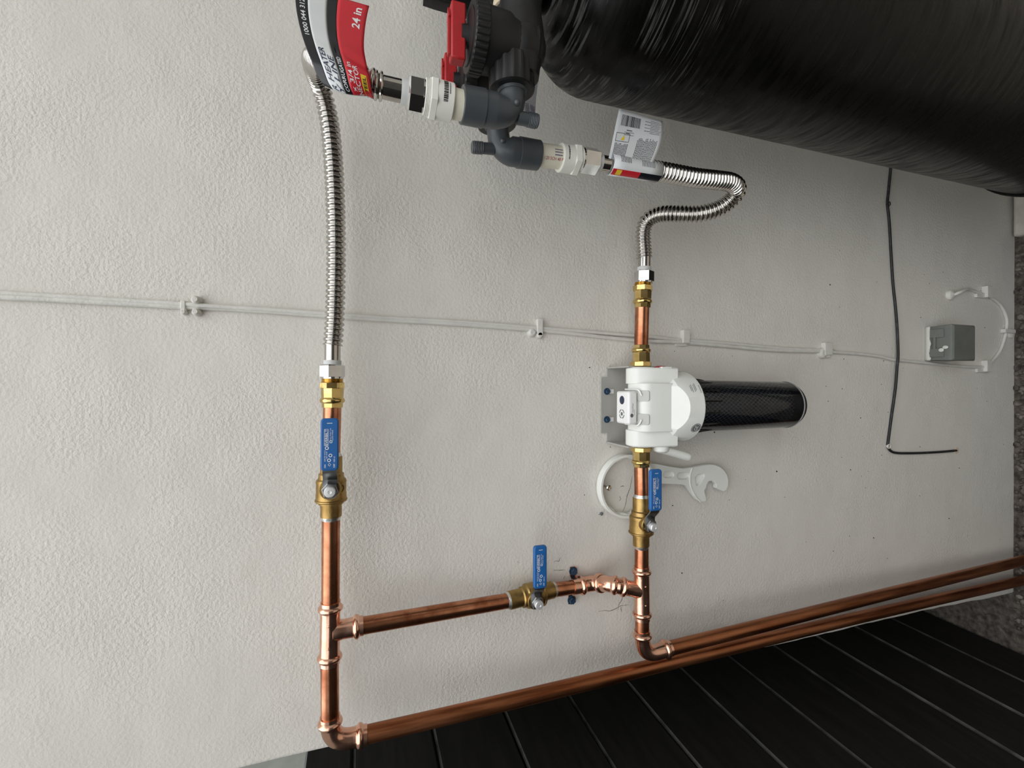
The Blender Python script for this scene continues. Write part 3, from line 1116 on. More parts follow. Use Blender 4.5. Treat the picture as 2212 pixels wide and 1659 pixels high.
S2 = lambda p, q: tag2(p, q, 0.0004)
for k in range(10):
    pass
smallprint(mb, S2, 0.62, 0.655, 0.24, 0.36, 1)
smallprint(mb, S2, 0.56, 0.59, 0.24, 0.33, 1)
for r in range(10):                                 # lines reading along the tag
    q0 = 0.06 + 0.028 * r
    smallprint(mb, lambda p, q: tag2(q, p, 0.0004), q0, q0 + 0.026, 0.05, 0.38, 1)
for r in range(15):
    q0 = 0.50 + 0.0285 * r
    smallprint(mb, lambda p, q: tag2(q, p, 0.0004), q0, q0 + 0.026, 0.06, 0.54, 1)
for r in range(9):
    smallprint(mb, S2, 0.64 + r * 0.034, 0.66 + r * 0.034, 0.60 if r % 2 else 0.72, 0.95, 1)
for a0, a1, b0, b1 in ((0.40, 0.408, 0.05, 0.33), (0.555, 0.563, 0.05, 0.33), (0.40, 0.56, 0.05, 0.058), (0.40, 0.56, 0.322, 0.33), (0.585, 0.592, 0.2, 0.4), (0.535, 0.542, 0.2, 0.4)):
    mb.grid(lambda p, q, a0=a0, a1=a1, b0=b0, b1=b1: tag2(a0 + (a1 - a0) * p, b0 + (b1 - b0) * q, 0.0004), 1, 1)
for r in range(7):
    smallprint(mb, lambda p, q: wrap(p, -sg * q * 1.0 + 0.0, 0.0003), 0.010 + r * 0.0022, 0.0118 + r * 0.0022, -0.1, 0.85, 1)
for r in range(9):
    smallprint(mb, lambda p, q: wrap(p, -sg * q * 1.0 + 0.0, 0.0003), 0.040 + r * 0.0022, 0.0418 + r * 0.0022, -0.2, 0.95, 1)
mb.build('small_print', 'ink', tg2, smooth=False)
mb = MB()
mb.add([tag2(0.43, 0.155, 0.0005), tag2(0.43, 0.235, 0.0005), tag2(0.53, 0.215, 0.0005)], [(0, 1, 2)])
mb.build('warning_triangle', 'tag_yellow', tg2, smooth=False)

# ------------------------------------------------------------------ PVC adapters and grey elbows at the bypass
def vpath(u, v, d, z):
    return PZ(u, v, z)


def pvc_adapter(label, pipe_a, pipe_b, col_b, hex_b, thr_b, prints):
    t = thing('pvc_adapter', label, 'pipe fitting', pipe_a, 'white plastic adapters')
    ax = (thr_b - pipe_a).normalized()
    mb = MB()
    mb.lathe(pipe_a, ax, [(-0.012, 0.01335), ((pipe_b - pipe_a).length + 0.006, 0.01335)], 36)
    pp = mb.build('pipe', 'pvc', t)
    L1 = (col_b - pipe_b).length
    mb = MB()
    mb.lathe(pipe_b, ax, [(0, 0.0134), (0, 0.0160), (0.0008, 0.0166), (L1, 0.0168)], 36)
    body = mb.build('socket', 'pvc_white', t)
    L2 = (hex_b - col_b).length
    mb = MB()
    mb.lathe(col_b, ax, [(0, 0.0160), (0, 0.0186), (0.0006, 0.0192), (L2 - 0.0006, 0.0192), (L2, 0.0186), (L2, 0.013)], 6, 0.5, OUT)
    mb.build('hexagon', 'pvc_white', t, sharp=18)
    L3 = (thr_b - hex_b).length
    pr = [(0, 0.0150)]
    for k in range(4):
        pr += [(L3 * (k + 0.25) / 4, 0.0156), (L3 * (k + 0.75) / 4, 0.0148)]
    mb = MB()
    mb.lathe(hex_b, ax, pr, 30)
    mb.build('threaded_lip', 'pvc_white', t)
    return t, pp, body, ax


def cyl_fn(p0, ax, r, a0, flip=1):
    a = (OUT - ax * OUT.dot(ax)).normalized()
    b = ax.cross(a)
    return lambda s, w: p0 + ax * s + (a * math.cos(a0 + w / r) + b * math.sin(a0 + w / r)) * (r + 0.00015)


t, pp, body, axp = pvc_adapter('white plastic adapter between the grey upper elbow and long steel hose', P(1003, 229.5, D1), P(977, 223.5, D1), P(942, 215, D1), P(927, 211.5, D1), P(915, 208.5, D1), None)
mb = MB()
fn = cyl_fn(P(977, 223.5, D1), axp, 0.0168, 0.0)
bdir = axp.cross((OUT - axp * OUT.dot(axp)).normalized())
sx = 1 if bdir.x > 0 else -1
random.seed(3)
w = -0.009
while w < 0.012:
    q = random.choice((0.0005, 0.0008, 0.0012))
    mb.add([fn(0.0065, sx * w), fn(0.0105, sx * w), fn(0.0105, sx * (w + q)), fn(0.0065, sx * (w + q))], [(0, 1, 2, 3)])
    w += q + random.choice((0.0004, 0.0006))
smallprint(mb, lambda p, q: fn(p, sx * q), 0.0045, 0.006, -0.002, 0.011, 1)
mb.build('printed_code', 'ink', body, smooth=False)

t, pp, body, axp = pvc_adapter('white plastic adapter with red printing below the grey lower elbow', P(1160, 334, D2), P(1208, 340.5, D2), P(1233, 344, D2), P(1246, 345.5, D2), P(1253, 346.5, D2), None)
mb = MB()
bdir = axp.cross((OUT - axp * OUT.dot(axp)).normalized())
sx = 1 if bdir.x > 0 else -1
fr = cyl_fn(P(1163, 334.5, D2), axp, 0.0134, 0.0)
put_text(mb, '120 SCH 40 PR 450', 0.0050, lambda x, y: fr(x * 1.0 + 0.0035, sx * (-0.0098 + y)), width=0.034, bold=0.0)
mb.build('lettering', 'ink_red', pp, smooth=False)
mb = MB()
for r in range(3):
    smallprint(mb, lambda p, q: fr(q, sx * p), -0.0045 + 0.0032 * r, -0.0018 + 0.0032 * r, 0.016, 0.027, 1)
mb.build('small_print', 'ink_violet', pp, smooth=False)
mb = MB()
fb = cyl_fn(P(1208, 340.5, D2), axp, 0.0167, 0.0)
smallprint(mb, lambda p, q: fb(p, sx * q), 0.0055, 0.0085, -0.008, 0.012, 1)
mb.build('small_print', 'ink', body, smooth=False)


def grey_elbow(label, a, c, e, stub_a, stub_b, sock):
    t = thing('grey_elbow', label, 'pipe fitting', c, 'grey plastic elbows')
    path = resample(fillet([a, c, e], 0.016, 12), 0.0012)
    mb = MB()
    L = sum((path[i + 1] - path[i]).length for i in range(len(path) - 1))
    mb.sweep(path, lambda s, tt: 0.0128 if s < L * 0.30 else min(0.0162, 0.0128 + (s - L * 0.30) * 0.22), n=36)
    ax = (e - c).normalized()
    mb.sphere(c + (c - a).normalized() * -0.004 + OUT * 0.0128, 0.003, 12, 8)
    mb.build('body', 'pvc_grey', t, sharp=40)
    mb = MB()
    mb.lathe(e - ax * sock, ax, [(0, 0.0150), (0.0007, 0.0172), (sock - 0.0006, 0.0168), (sock, 0.0164), (sock, 0.0138)], 40)
    mb.build('socket', 'pvc_grey', t)
    sa = (stub_b - stub_a)
    mb = MB()
    L2 = sa.length
    mb.lathe(stub_a, sa, [(0, 0.0066), (L2 * 0.55, 0.0062)], 24)
    pr = [(L2 * 0.52, 0.0066)]
    nthr = 6
    for k in range(nthr):
        z0 = L2 * 0.52 + L2 * 0.46 * k / nthr
        pr += [(z0 + L2 * 0.02, 0.0072), (z0 + L2 * 0.055, 0.0064)]
    mb.lathe(stub_a, sa, pr + [(L2, 0.0066)], 24)
    mb.build('threaded_stub', 'pvc_grey', t)
    mb = MB()
    d = (c - a).normalized()
    mb.lathe(a - d * 0.002, d, [(0, 0.0150), (0.004, 0.0150), (0.006, 0.0135)], 32)
    mb.build('collar', 'pvc_grey', t)
    return t


grey_elbow('grey plastic elbow turning up towards the red-tagged hose', P(1106, 195, D1), P(1108, 247, D1), P(997, 226, D1), P(1118, 254, D1), P(1161, 262.5, D1), 0.022)
grey_elbow('grey plastic elbow turning down towards the looped hose', P(1074, 270, D2), P(1080, 324, D2), P(1163, 336, D2), P(1066, 322, D2), P(1020, 318, D2), 0.026)

# ------------------------------------------------------------------ black bypass valve with red knobs
bp = thing('bypass_valve', 'black bypass valve with two red bar knobs beside the tank top', 'valve', P(1100, 85, D1))


def ribbed(mb, p0, ax, prof, n=44, depth=0.0007, duty=2):
    a, b = perp(ax.normalized())
    ax = ax.normalized()
    rs = []
    for t_, r, rib in prof:
        rs.append([p0 + ax * t_ + (a * math.cos(2 * math.pi * j / n) + b * math.sin(2 * math.pi * j / n)) * (r - (depth if rib and j % 4 < 2 else 0)) for j in range(n)])
    return mb.rings(rs)


cap1 = P(1030, 84, D1)
x1 = cap1.x
cap2 = P(1008, 182, 0.190)
for i, (cp, dd) in enumerate(((cap1, D1), (cap2, 0.190))):
    mb = MB()
    ribbed(mb, cp + Z * 0.0075, -Z, [(0, 0.026, 0), (0, 0.0300, 0), (0.0012, 0.0312, 1), (0.0125, 0.0312, 1), (0.0135, 0.0300, 0), (0.0135, 0.028, 0)], n=144, depth=0.0009)
    mb.build('valve_cap', 'black_pl', bp, sharp=28)
    mb = MB()
    mb.lathe(cp, -Z, [(0.004, 0.0285), (0.028, 0.0270), (0.032, 0.0245), (0.056, 0.0235), (0.062, 0.017)], 36)
    mb.build('valve_body', 'black_pl', bp)
    mb = MB()
    mb.lathe(cp + Z * 0.005, Z, [(0, 0.0245), (0.0035, 0.024), (0.0045, 0.010), (0.011, 0.009)], 28)
    mb.build('valve_stem', 'black_pl', bp)
    kc = cp + Z * 0.0188
    mb = MB().box(kc, 0.0268, 0.0062, 0.0070)
    kn = mb.build('knob', 'red', bp, bevel=0.0016)
    kn['label'] = 'red bar knob'
    mb = MB()
    vs, fs = flat([[(-0.022, -0.0028), (0.012, -0.0028), (0.012, -0.005), (0.023, 0), (0.012, 0.005), (0.012, 0.0028), (-0.022, 0.0028)]], 0.0018, 0.0, lambda q: kc + X * q[0] + OUT * q[1] + Z * (0.0085 + q[2]))
    mb.add(vs, fs)
    mb.lathe(kc - Z * 0.0125, Z, [(0, 0.0075), (0.005, 0.0075)], 20)
    mb.build('arrow', 'red', kn, smooth=False)
mb = MB()
b1 = cap1 - Z * 0.044
mb.lathe(b1 - X * 0.030, X, [(0, 0.016), (0.001, 0.0185), (0.012, 0.020), (0.024, 0.0235), (0.045, 0.0235), (0.062, 0.021), (0.11, 0.021)], 36)
mb.sphere(b1, 0.0255, 24, 14)
b2 = cap2 - Z * 0.044
mb.lathe(b2 - X * 0.030, X, [(0, 0.016), (0.001, 0.0185), (0.012, 0.020), (0.024, 0.0235), (0.045, 0.0235), (0.062, 0.021), (0.10, 0.021)], 36)
mb.sphere(b2, 0.0255, 24, 14)
mb.box((b1 + b2) / 2 + X * 0.02, 0.014, 0.045, 0.013)
mb.build('body', 'black_pl', bp, sharp=40)
for a, b in ((P(1104, 135, D1), P(1106, 199, D1)), (P(1068, 208, D2), P(1074, 274, D2))):
    mb = MB()
    L = (b - a).length
    ribbed(mb, a, b - a, [(0, 0.018, 0), (0, 0.0205, 0), (0.0015, 0.0220, 1), (L - 0.004, 0.0226, 1), (L - 0.001, 0.0222, 0), (L, 0.0205, 0), (L, 0.0140, 0)], n=64, depth=0.0013)
    mb.build('union_nut', 'black_pl', bp, sharp=28)

# control head on the tank and the neck with its beige tape
ch = thing('control_head', 'black softener control head on top of the tank at the picture edge', 'control head', Vector((0.47, -0.235, 1.40)))
mb = MB()
mb.lathe(Vector((0.474, -0.235, 1.3695)), Z, [(0, 0.056), (0.004, 0.060), (0.022, 0.060), (0.026, 0.052), (0.05, 0.050), (0.052, 0.062), (0.13, 0.062)], 40)
mb.build('neck', 'black_pl', ch)
c = P(1095, -36, 0.235)
mb = MB().box(Vector((0.61, -0.235, 1.485)), 0.115, 0.085, 0.055)
mb.build('housing', 'black_pl', ch, bevel=0.012)
q0 = P(915, 4, 0.205)
mb = MB()
vs, fs = flat([[(0, 0.001), (0.012, 0.0), (0.052, -0.001), (0.055, 0.13), (0.0, 0.13)]], 0.016, 0.002, lambda q: Vector((q0.x + q[1], -0.205 - q[2], q0.z - q[0])))
mb.add(vs, fs)
mb.build('yoke', 'black_pl', ch)
mb = MB()
pt = P(1108, 32, D1 - 0.01)
mb.lathe(pt - X * 0.006, X, [(0, 0.0150), (0.0, 0.0182), (0.022, 0.0182), (0.022, 0.015)], 36)
mb.build('port', 'black_pl', bp)
mb = MB()
mb.lathe(pt + X * 0.001, X, [(0, 0.0182), (0.001, 0.0200), (0.009, 0.0200), (0.010, 0.0182)], 36)
mb.build('tape_ring', 'tape', bp)

# ------------------------------------------------------------------ tank
TX, TD, TR = 0.474, 0.23, 0.127
tk = thing('water_tank', 'tall black scuffed softener tank standing close to the wall', 'tank', (TX, -TD, 0.026))
prof = [(0.0, 0.100), (0.0, 0.122), (0.02, TR), (1.255, TR)]
for k in range(1, 15):
    a = math.radians(90 * k / 14)
    prof.append((1.255 + 0.085 * math.sin(a), 0.045 + (TR - 0.045) * math.cos(a)))
prof += [(1.342, 0.044)]
mb = MB().lathe(Vector((TX, -TD, 0.026)), Z, prof, 96)
mb.build('tank_shell', 'tank', tk, sharp=60)
mb = MB()
ringp = [Vector((TX + (TR + 0.001) * math.cos(a), -TD + (TR + 0.001) * math.sin(a), 0.392)) for a in [2 * math.pi * k / 72 for k in range(73)]]
mb.sweep(ringp, 0.0035, n=10)
mb.build('band', 'tank', tk)

# paper slip hanging behind the upper elbow
sl = [(1170, 128), (1160, 200), (1152, 262), (1147, 284), (1128, 279), (1118, 262), (1128, 180), (1140, 130)]
pts = [P(u, v, 0.13) for u, v in sl]
o0 = sum(pts, Vector()) / len(pts)
vs, fs = flat([[(q.x - o0.x, q.z - o0.z) for q in pts]], 0.0006, 0.0, lambda q: Vector((o0.x + q[0], o0.y - q[2] + 0.006 * math.sin(q[0] * 40), o0.z + q[1])))
ps = tag(MB().add(vs, fs).build('paper_slip', 'paper'), 'white paper slip with violet print hanging behind the grey elbow', 'paper')
mb = MB()
random.seed(9)
smallprint(mb, lambda p, q: Vector((q, o0.y + 0.006 * math.sin((q - o0.x) * 40) - 0.0006, p)), P(1140, 230, 0.13).z, P(1132, 230, 0.13).z, P(1140, 262, 0.13).x, P(1140, 215, 0.13).x, 3)
smallprint(mb, lambda p, q: Vector((q, o0.y + 0.006 * math.sin((q - o0.x) * 40) - 0.0006, p)), P(1152, 230, 0.13).z, P(1143, 230, 0.13).z, P(1140, 255, 0.13).x, P(1140, 222, 0.13).x, 3)
mb.build('small_print', 'ink_violet', ps, smooth=False)

# ------------------------------------------------------------------ water filter
ca = P(1385, 878.5)
FX, FD, FZ = ca.x, 0.065, ca.z
fl = thing('water_filter', 'white water filter with dark clear sump hung on the wall', 'water filter', Vector((FX, -0.01, FZ)))


def fp(x, d, z):
    return Vector((FX + x, -d, z))


# bracket
mb = MB()
zt, zn, zlo = FZ + 0.037, FZ + 0.0255, FZ - 0.05
hw, hn = 0.0635, 0.0475
vs, fs = flat([[(-hn, zt), (hn, zt), (hn, zn), (hw, zn), (hw, zlo), (-hw, zlo), (-hw, zn), (-hn, zn)],
               circle(0.0235, zt - 0.0125, 0.0035, 16), circle(-0.0245, zt - 0.0125, 0.0035, 16)], 0.0022, 0.0, lambda q: fp(q[0], 0.0022 + q[2], q[1]))
mb.add(vs, fs)
for s in (-1, 1):
    mb.box(fp(s * hw, 0.035, FZ - 0.004), 0.0011, 0.034, 0.0295)
bk = mb.build('bracket', 'bracket', fl, smooth=False)
for sx_ in (0.0235, -0.0245):
    hex_screw(bk, fp(sx_, 0.0036, zt - 0.0105), 0.0045)
    m2 = MB().box(fp(sx_, 0.0035, zt - 0.0185), 0.0036, 0.0003, 0.0052)
    m2.build('slot', 'white_bright', bk, smooth=False, bevel=0.0002)

# head: ears round the pipe axis, flat centre block, skirt
zr = FZ - 0.0775                      # lower rim of the skirt
mb = MB()


def ear_profile(r, zbot, dfront):
    out = []
    for k in range(13):
        a = math.radians(200 - 175 * k / 12)
        out.append((FD - r * math.cos(a) * -1, FZ + r * math.sin(a)))
    return out


def dz_profile(r, front, zb):
    pr = []
    for k in range(15):
        a = math.radians(190 - 150 * k / 14)     # from the back over the top to the front shoulder
        pr.append((FD + r * math.cos(a), FZ + r * math.sin(a)))
    pr.append((front, FZ - 0.008))
    pr.append((front + 0.004, zb))
    pr.append((FD - r + 0.002, zb))
    return pr


for s in (-1, 1):
    pa = dz_profile(0.0240, 0.0915, FZ - 0.047)
    pb = dz_profile(0.0225, 0.0890, FZ - 0.046)
    xs = [(0.0365, pa), (0.058, pa), (0.0605, pa), (0.062, pb)]
    mb.rings([[fp(s * x_, d, z) for d, z in pr] for x_, pr in xs])
# centre block
pc = []
for k in range(9):
    a = math.radians(185 - 95 * k / 8)
    pc.append((FD + 0.0215 * math.cos(a), FZ - 0.001 + 0.0215 * math.sin(a)))
pc += [(0.080, FZ + 0.0195), (0.090, FZ + 0.0160), (0.0955, FZ + 0.0115), (0.0985, FZ + 0.004), (0.0990, FZ - 0.034), (0.085, FZ - 0.045), (FD - 0.02, FZ - 0.045)]
mb.rings([[fp(x_, d, z) for d, z in pc] for x_ in (-0.0375, 0.0375)])
hd_ = mb.build('head', 'white_pl', fl, sharp=38, bevel=0.0010)

# skirt with the lens-shaped flat cut
bm = bmesh.new()
n = 72
prof = [(zr, 0.0510), (zr, 0.0558), (zr + 0.0015, 0.0565), (zr + 0.030, 0.0555), (zr + 0.040, 0.0530), (zr + 0.047, 0.046), (zr + 0.050, 0.03)]
rows = []
for z, r in prof:
    rows.append([bm.verts.new((r * math.sin(2 * math.pi * j / n), -r * math.cos(2 * math.pi * j / n), z)) for j in range(n)])
for i in range(len(rows) - 1):
    for j in range(n):
        bm.faces.new((rows[i][j], rows[i][(j + 1) % n], rows[i + 1][(j + 1) % n], rows[i + 1][j]))
bm.faces.new(rows[-1])
bm.faces.new(rows[0][::-1])
pl_no = Vector((0, -0.64, 0.77))
geo = bm.verts[:] + bm.edges[:] + bm.faces[:]
res = bmesh.ops.bisect_plane(bm, geom=geo, plane_co=Vector((0, -0.0562, zr + 0.0275)), plane_no=pl_no.normalized(), clear_outer=True)
bmesh.ops.holes_fill(bm, edges=[e for e in bm.edges if e.is_boundary], sides=0)
bmesh.ops.recalc_face_normals(bm, faces=bm.faces)
bm.verts.index_update()
mb = MB()
mb.add([Vector((FX, -FD, 0)) + v.co for v in bm.verts], [tuple(v.index for v in f.verts) for f in bm.faces])
bm.free()
for s in (-1, 1):                       # side seams
    mb.add([fp(s * 0.0560, FD - 0.002 + 0.02 * 0, zr + 0.001), fp(s * 0.0560, FD + 0.004, zr + 0.001), fp(s * 0.0600, FD + 0.004, zr + 0.036), fp(s * 0.0600, FD - 0.002, zr + 0.036)], [(0, 1, 2, 3)])
sk = mb.build('skirt', 'white_pl', fl, sharp=24, bevel=0.0010)

# marks on the skirt


def skirt(phi, z, off=0.00015):
    r = 0.0565 - 0.0010 * max(0, (z - zr) / 0.03) + off
    return fp(r * math.sin(phi), FD + r * math.cos(phi), z)


mb = MB()
R0 = 0.0565
random.seed(21)
for i, (ph0, ph1, z0) in enumerate(((0.48, 0.66, 0.0215), (0.44, 0.72, 0.0190), (0.46, 0.70, 0.0150), (0.50, 0.74, 0.0125))):
    smallprint(mb, lambda p, q: skirt(q, zr + p), z0 - 0.0012, z0 + 0.0012, ph0, ph1, 1)
vs, fs, w = text2d('GXWH40L', 0.01)
mb.add([skirt(0.42 + 0.26 * x / w, zr + 0.0035 + 0.0032 * y) for x, y in vs], fs)
mb.build('lettering', 'ink_grey', sk, smooth=False)
mb = MB()
pc_, zc = -0.60, zr + 0.0100
rl = 0.0085
mb.rings([[skirt(pc_ + rl * q / 6 * math.cos(a) / R0, zc + rl * q / 6 * math.sin(a)) for a in [2 * math.pi * k / 32 for k in range(32)]] for q in range(1, 7)], caps=False)
mb.add([skirt(pc_ + rl / 6 * math.cos(a) / R0, zc + rl / 6 * math.sin(a)) for a in [2 * math.pi * k / 32 for k in range(32)]], [tuple(range(32))])
mb.build('logo_disc', 'ink_grey', sk, smooth=False)
mb = MB()
ro, ri = 0.0074, 0.0068
mb.add([skirt(pc_ + r * math.cos(a) / R0, zc + r * math.sin(a), 0.0003) for r in (ro, ri) for a in [2 * math.pi * k / 32 for k in range(32)]], [(k, (k + 1) % 32, 32 + (k + 1) % 32, 32 + k) for k in range(32)])
vs, fs, w = text2d('GE', 0.0, 0.3)
mb.add([skirt(pc_ + (-0.0048 + 0.0096 * x / w) / R0, zc - 0.0032 + 0.0090 * y, 0.0003) for x, y in vs], fs)
mb.build('logo_letters', 'white_pl', sk, smooth=False)

# indicator module
zm0, zm1 = FZ + 0.0225, FZ + 0.0385
tm = MB().box(fp(-0.0005, 0.071, (zm0 + zm1) / 2), 0.0255, 0.0180, (zm1 - zm0) / 2)
tmo = tm.build('indicator_module', 'white_bright', fl, bevel=0.0035, bseg=3)
mb = MB()
mb.lathe(fp(0.0110, 0.0705, zm1 - 0.0004), Z, [(0, 0.0066), (0.0007, 0.0066), (0.0009, 0.006)], 28)
mb.build('button', 'ink_navy', tmo)
mb = MB()
ic = fp(-0.0105, 0.0700, zm1 + 0.00012)
for a0, a1 in ((10, 80), (100, 170), (190, 260), (280, 350)):
    vs = []
    for k in range(7):
        a = math.radians(a0 + (a1 - a0) * k / 6)
        for r in (0.0074, 0.0056):
            vs.append(ic + X * r * math.cos(a) + OUT * r * math.sin(a))
    mb.add(vs, [(2 * k, 2 * k + 1, 2 * k + 3, 2 * k + 2) for k in range(6)])
mb.add([ic + X * 0.0030 * math.cos(a) + OUT * 0.0030 * math.sin(a) for a in [2 * math.pi * k / 20 for k in range(20)]], [tuple(range(20))])
mb.build('icon', 'ink_grey', tmo, smooth=False)
mb = MB()
fz = (zm0 + zm1) / 2 + 0.0022
ff = 0.071 + 0.0181
mb.add([fp(-0.0120 + 0.0030 * math.cos(a), ff, fz + 0.0028 * math.sin(a)) for a in [2 * math.pi * k / 20 for k in range(20)]], [tuple(range(20))])
put_text(mb, 'SmartWater', 0.0038, lambda x, y: fp(-0.0075 + x, ff, fz - 0.0028 + y), width=0.0145, shear=0.15)
mb.add([fp(-0.0125, ff, fz - 0.0045), fp(-0.003, ff, fz - 0.0045), fp(-0.003, ff, fz - 0.0041), fp(-0.0125, ff, fz - 0.0041)], [(0, 1, 2, 3)])
mb.build('lettering', 'ink_grey', tmo, smooth=False)
for s in (-1, 1):
    vs, fs = flat([rrect(0.0095, 0.0, 0.0265, 0.016, 0.0035)], 0.0016, 0.0003, lambda q: fp(s * q[0], 0.0860 + 0.0125 * (q[1] / 0.016) + q[2] * 0.5, FZ + 0.0205 - 0.0125 * (q[1] / 0.016) + q[2]))
    MB().add(vs, fs).build('clip_tab', 'grey_tab', fl)
for s in (-1, 1):
    mb = MB()
    mb.sweep(fillet([fp(s * 0.0275, 0.056, FZ + 0.0235), fp(s * 0.0275, 0.0905, FZ + 0.0215), fp(s * 0.0185, 0.0920, FZ + 0.0175)], 0.006, 6), 0.0013, n=8)
    mb.build('clip_rail', 'white_bright', fl)

# sump: clear bowl round a dark netted cartridge
zb = FZ - 0.306
cx = Vector((FX, -FD, 0))
mb = MB()
mb.lathe(cx + Z * (zr + 0.004), -Z, [(0, 0.0430), (0.080, 0.0425), (0.222, 0.0412), (0.226, 0.0402), (0.232, 0.0375), (0.2335, 0.034)], 72, caps=False)
mb.build('sump', 'clear', fl)
mb = MB()
mb.lathe(cx + Z * (zr + 0.002), -Z, [(0, 0.0470), (0.004, 0.0470), (0.005, 0.0440)], 64)
mb.build('sump_collar', 'black_pl', fl)
for k in range(14):
    mb = MB()
    a = 2 * math.pi * (k + 0.5) / 14
    dr = Vector((math.sin(a), -math.cos(a), 0))
    dt = Vector((math.cos(a), math.sin(a), 0))
    p0 = cx + dr * 0.0432
    pts_ = [(zr, 0.0035), (zr - 0.02, 0.0030), (zr - 0.036, 0.0015), (zr - 0.045, 0.0001)]
    mb.rings([[p0 + Z * z + dt * 0.0013 + dr * -0.0008, p0 + Z * z + dr * w, p0 + Z * z - dt * 0.0013 + dr * -0.0008] for z, w in pts_])
    mb.build('sump_rib', 'black_pl', fl, sharp=50)
mb = MB()
mb.lathe(cx + Z * zr, -Z, [(0, 0.0375), (0.213, 0.0375), (0.215, 0.0385), (0.223, 0.0385), (0.2245, 0.0365)], 56)
cart = mb.build('cartridge', 'cartridge', fl)
mb = MB()
for sg_ in (-1, 1):
    for k in range(36):
        pts_ = []
        for i in range(31):
            s = i / 30
            a = 2 * math.pi * k / 36 + sg_ * s * 2 * math.pi * 0.60
            pts_.append(cx + Vector((0.0378 * math.sin(a), -0.0378 * math.cos(a), zr - 0.002 - 0.200 * s)))
        mb.sweep(pts_, 0.00050, n=4)
nt_ = mb.build('netting', 'net', cart, smooth=False)
nt_['kind'] = 'stuff'
mb = MB()
ringp = [cx + Vector((0.0408 * math.cos(a), 0.0408 * math.sin(a), zr - 0.222)) for a in [2 * math.pi * k / 72 for k in range(73)]]
mb.sweep(ringp, 0.0011, n=8)
mb.build('sump_rim', 'tab_clear', fl)
mb = MB()
mb.lathe(cx + Z * (zr - 0.2275), -Z, [(0, 0.0385), (0.004, 0.0375), (0.006, 0.033)], 56)
mb.build('sump_foot', 'black_pl', fl)

# lever on the far ear and red relief button on the near one
lv = P(1428, 973, 0.077)
mb = MB()
ex = fp(-0.062, 0, 0).x
mb.lathe(Vector((ex, lv.y, lv.z)), -X, [(0, 0.0125), (0.004, 0.0128), (0.008, 0.0115), (0.0105, 0.008), (0.0115, 0.003)], 28)
e1 = P(1488, 987, 0.079)
a_ = Vector((ex - 0.005, lv.y, lv.z))
path = straight(a_, e1, 0.003)
Lp = (e1 - a_).length
mb.sweep(path + [e1 + (e1 - a_).normalized() * 0.0018], lambda s, t_: 0.0068 if s < t_ - 0.0024 else (0.006 if s < t_ - 0.001 else 0.0035), n=20)
mb.build('shutoff_lever', 'white_pl', fl)
rb = P(1427, 796, 0.080)
mb = MB()
mb.lathe(Vector((fp(0.0615, 0, 0).x, rb.y, rb.z)), X, [(0, 0.0100), (0.0018, 0.0095), (0.0032, 0.006), (0.0036, 0.002)], 28)
rbo = mb.build('relief_button', 'red', fl)
rbo['label'] = 'small red relief button'
mb = MB().box(Vector((fp(0.0620, 0, 0).x, rb.y - 0.009, rb.z - 0.002)), 0.0012, 0.0045, 0.009)
mb.build('button_plate', 'white_bright', fl, bevel=0.0004)
for s, x_ in ((1, 0.062), (-1, -0.062)):
    mb = MB()
    mb.lathe(fp(x_ - s * 0.001, FD, FZ), X * s, [(0, 0.0200), (0.0018, 0.0195), (0.0022, 0.0165)], 32)
    mb.build('port_ring', 'white_pl', fl)

# ------------------------------------------------------------------ filter wrench hung on the wall
WD = 0.010
wz = lambda u, v: (P(u, v, WD).x, P(u, v, WD).z)
e_l = P(1293, 1053.5, WD)
rO = 0.0545
wcx, wcz = P(1300, 1053.5, WD).x, e_l.z - rO
jaw = [(855, 305), (1000, 322), (1150, 352), (1300, 374), (1420, 362), (1560, 335), (1640, 322), (1720, 326), (1790, 350), (1850, 400), (1890, 460), (1905, 530), (1900, 610), (1872, 668), (1832, 680), (1780, 655), (1738, 632),
       (1742, 590), (1718, 556), (1680, 540), (1645, 545), (1618, 590), (1612, 630), (1588, 665), (1592, 700), (1606, 745), (1614, 800), (1590, 818), (1545, 816), (1490, 790), (1445, 735), (1395, 665), (1340, 605), (1280, 588), (1100, 582), (860, 575)]
jaw = [wz(1260 + a / 6.144, 950 + b / 6.144) for a, b in jaw]
slot = lambda u0, v0, u1, v1, r: [wz(a, b) for a, b in rrect(u0, v0, u1, v1, r)]
s1 = [wz(1260 + a / 6.144, 950 + b / 6.144) for a, b in rrect(1040, 415, 1180, 498, 40)]
s2 = [wz(1260 + a / 6.144, 950 + b / 6.144) for a, b in rrect(1228, 430, 1385, 520, 42)]
s3 = [wz(1260 + a / 6.144, 950 + b / 6.144) for a, b in [(1462, 500), (1500, 455), (1580, 450), (1588, 480), (1510, 600), (1480, 600)]]
wr = thing('filter_wrench', 'white plastic filter wrench hanging on the wall behind the copper pipe', 'wrench', Vector((wcx, -WD, wcz)))
vs, fs = flat([jaw, s1, s2, s3], 0.009, 0.0012, lambda q: Vector((q[0], -(WD + q[2]), q[1])))
MB().add(vs, fs).build('handle', 'white_pl', wr, sharp=40)
for sl_ in (s1, s2, s3):
    vs, fs = flat([sl_], 0.003, 0, lambda q: Vector((q[0], -(WD - 0.003 + q[2]), q[1])))
    MB().add(vs, fs).build('recess', 'white_pl', wr, smooth=False)
mb = MB()
lip = [wz(1260 + a / 6.144, 950 + b / 6.144) for a, b in [(1425, 372), (1400, 440), (1393, 520), (1400, 600), (1430, 680), (1470, 750), (1530, 812)]]
mb.sweep(catmull([Vector((a, -(WD + 0.0045), b)) for a, b in lip], 6), 0.0016, n=8)
mb.build('jaw_rib', 'white_pl', wr)
inner = []
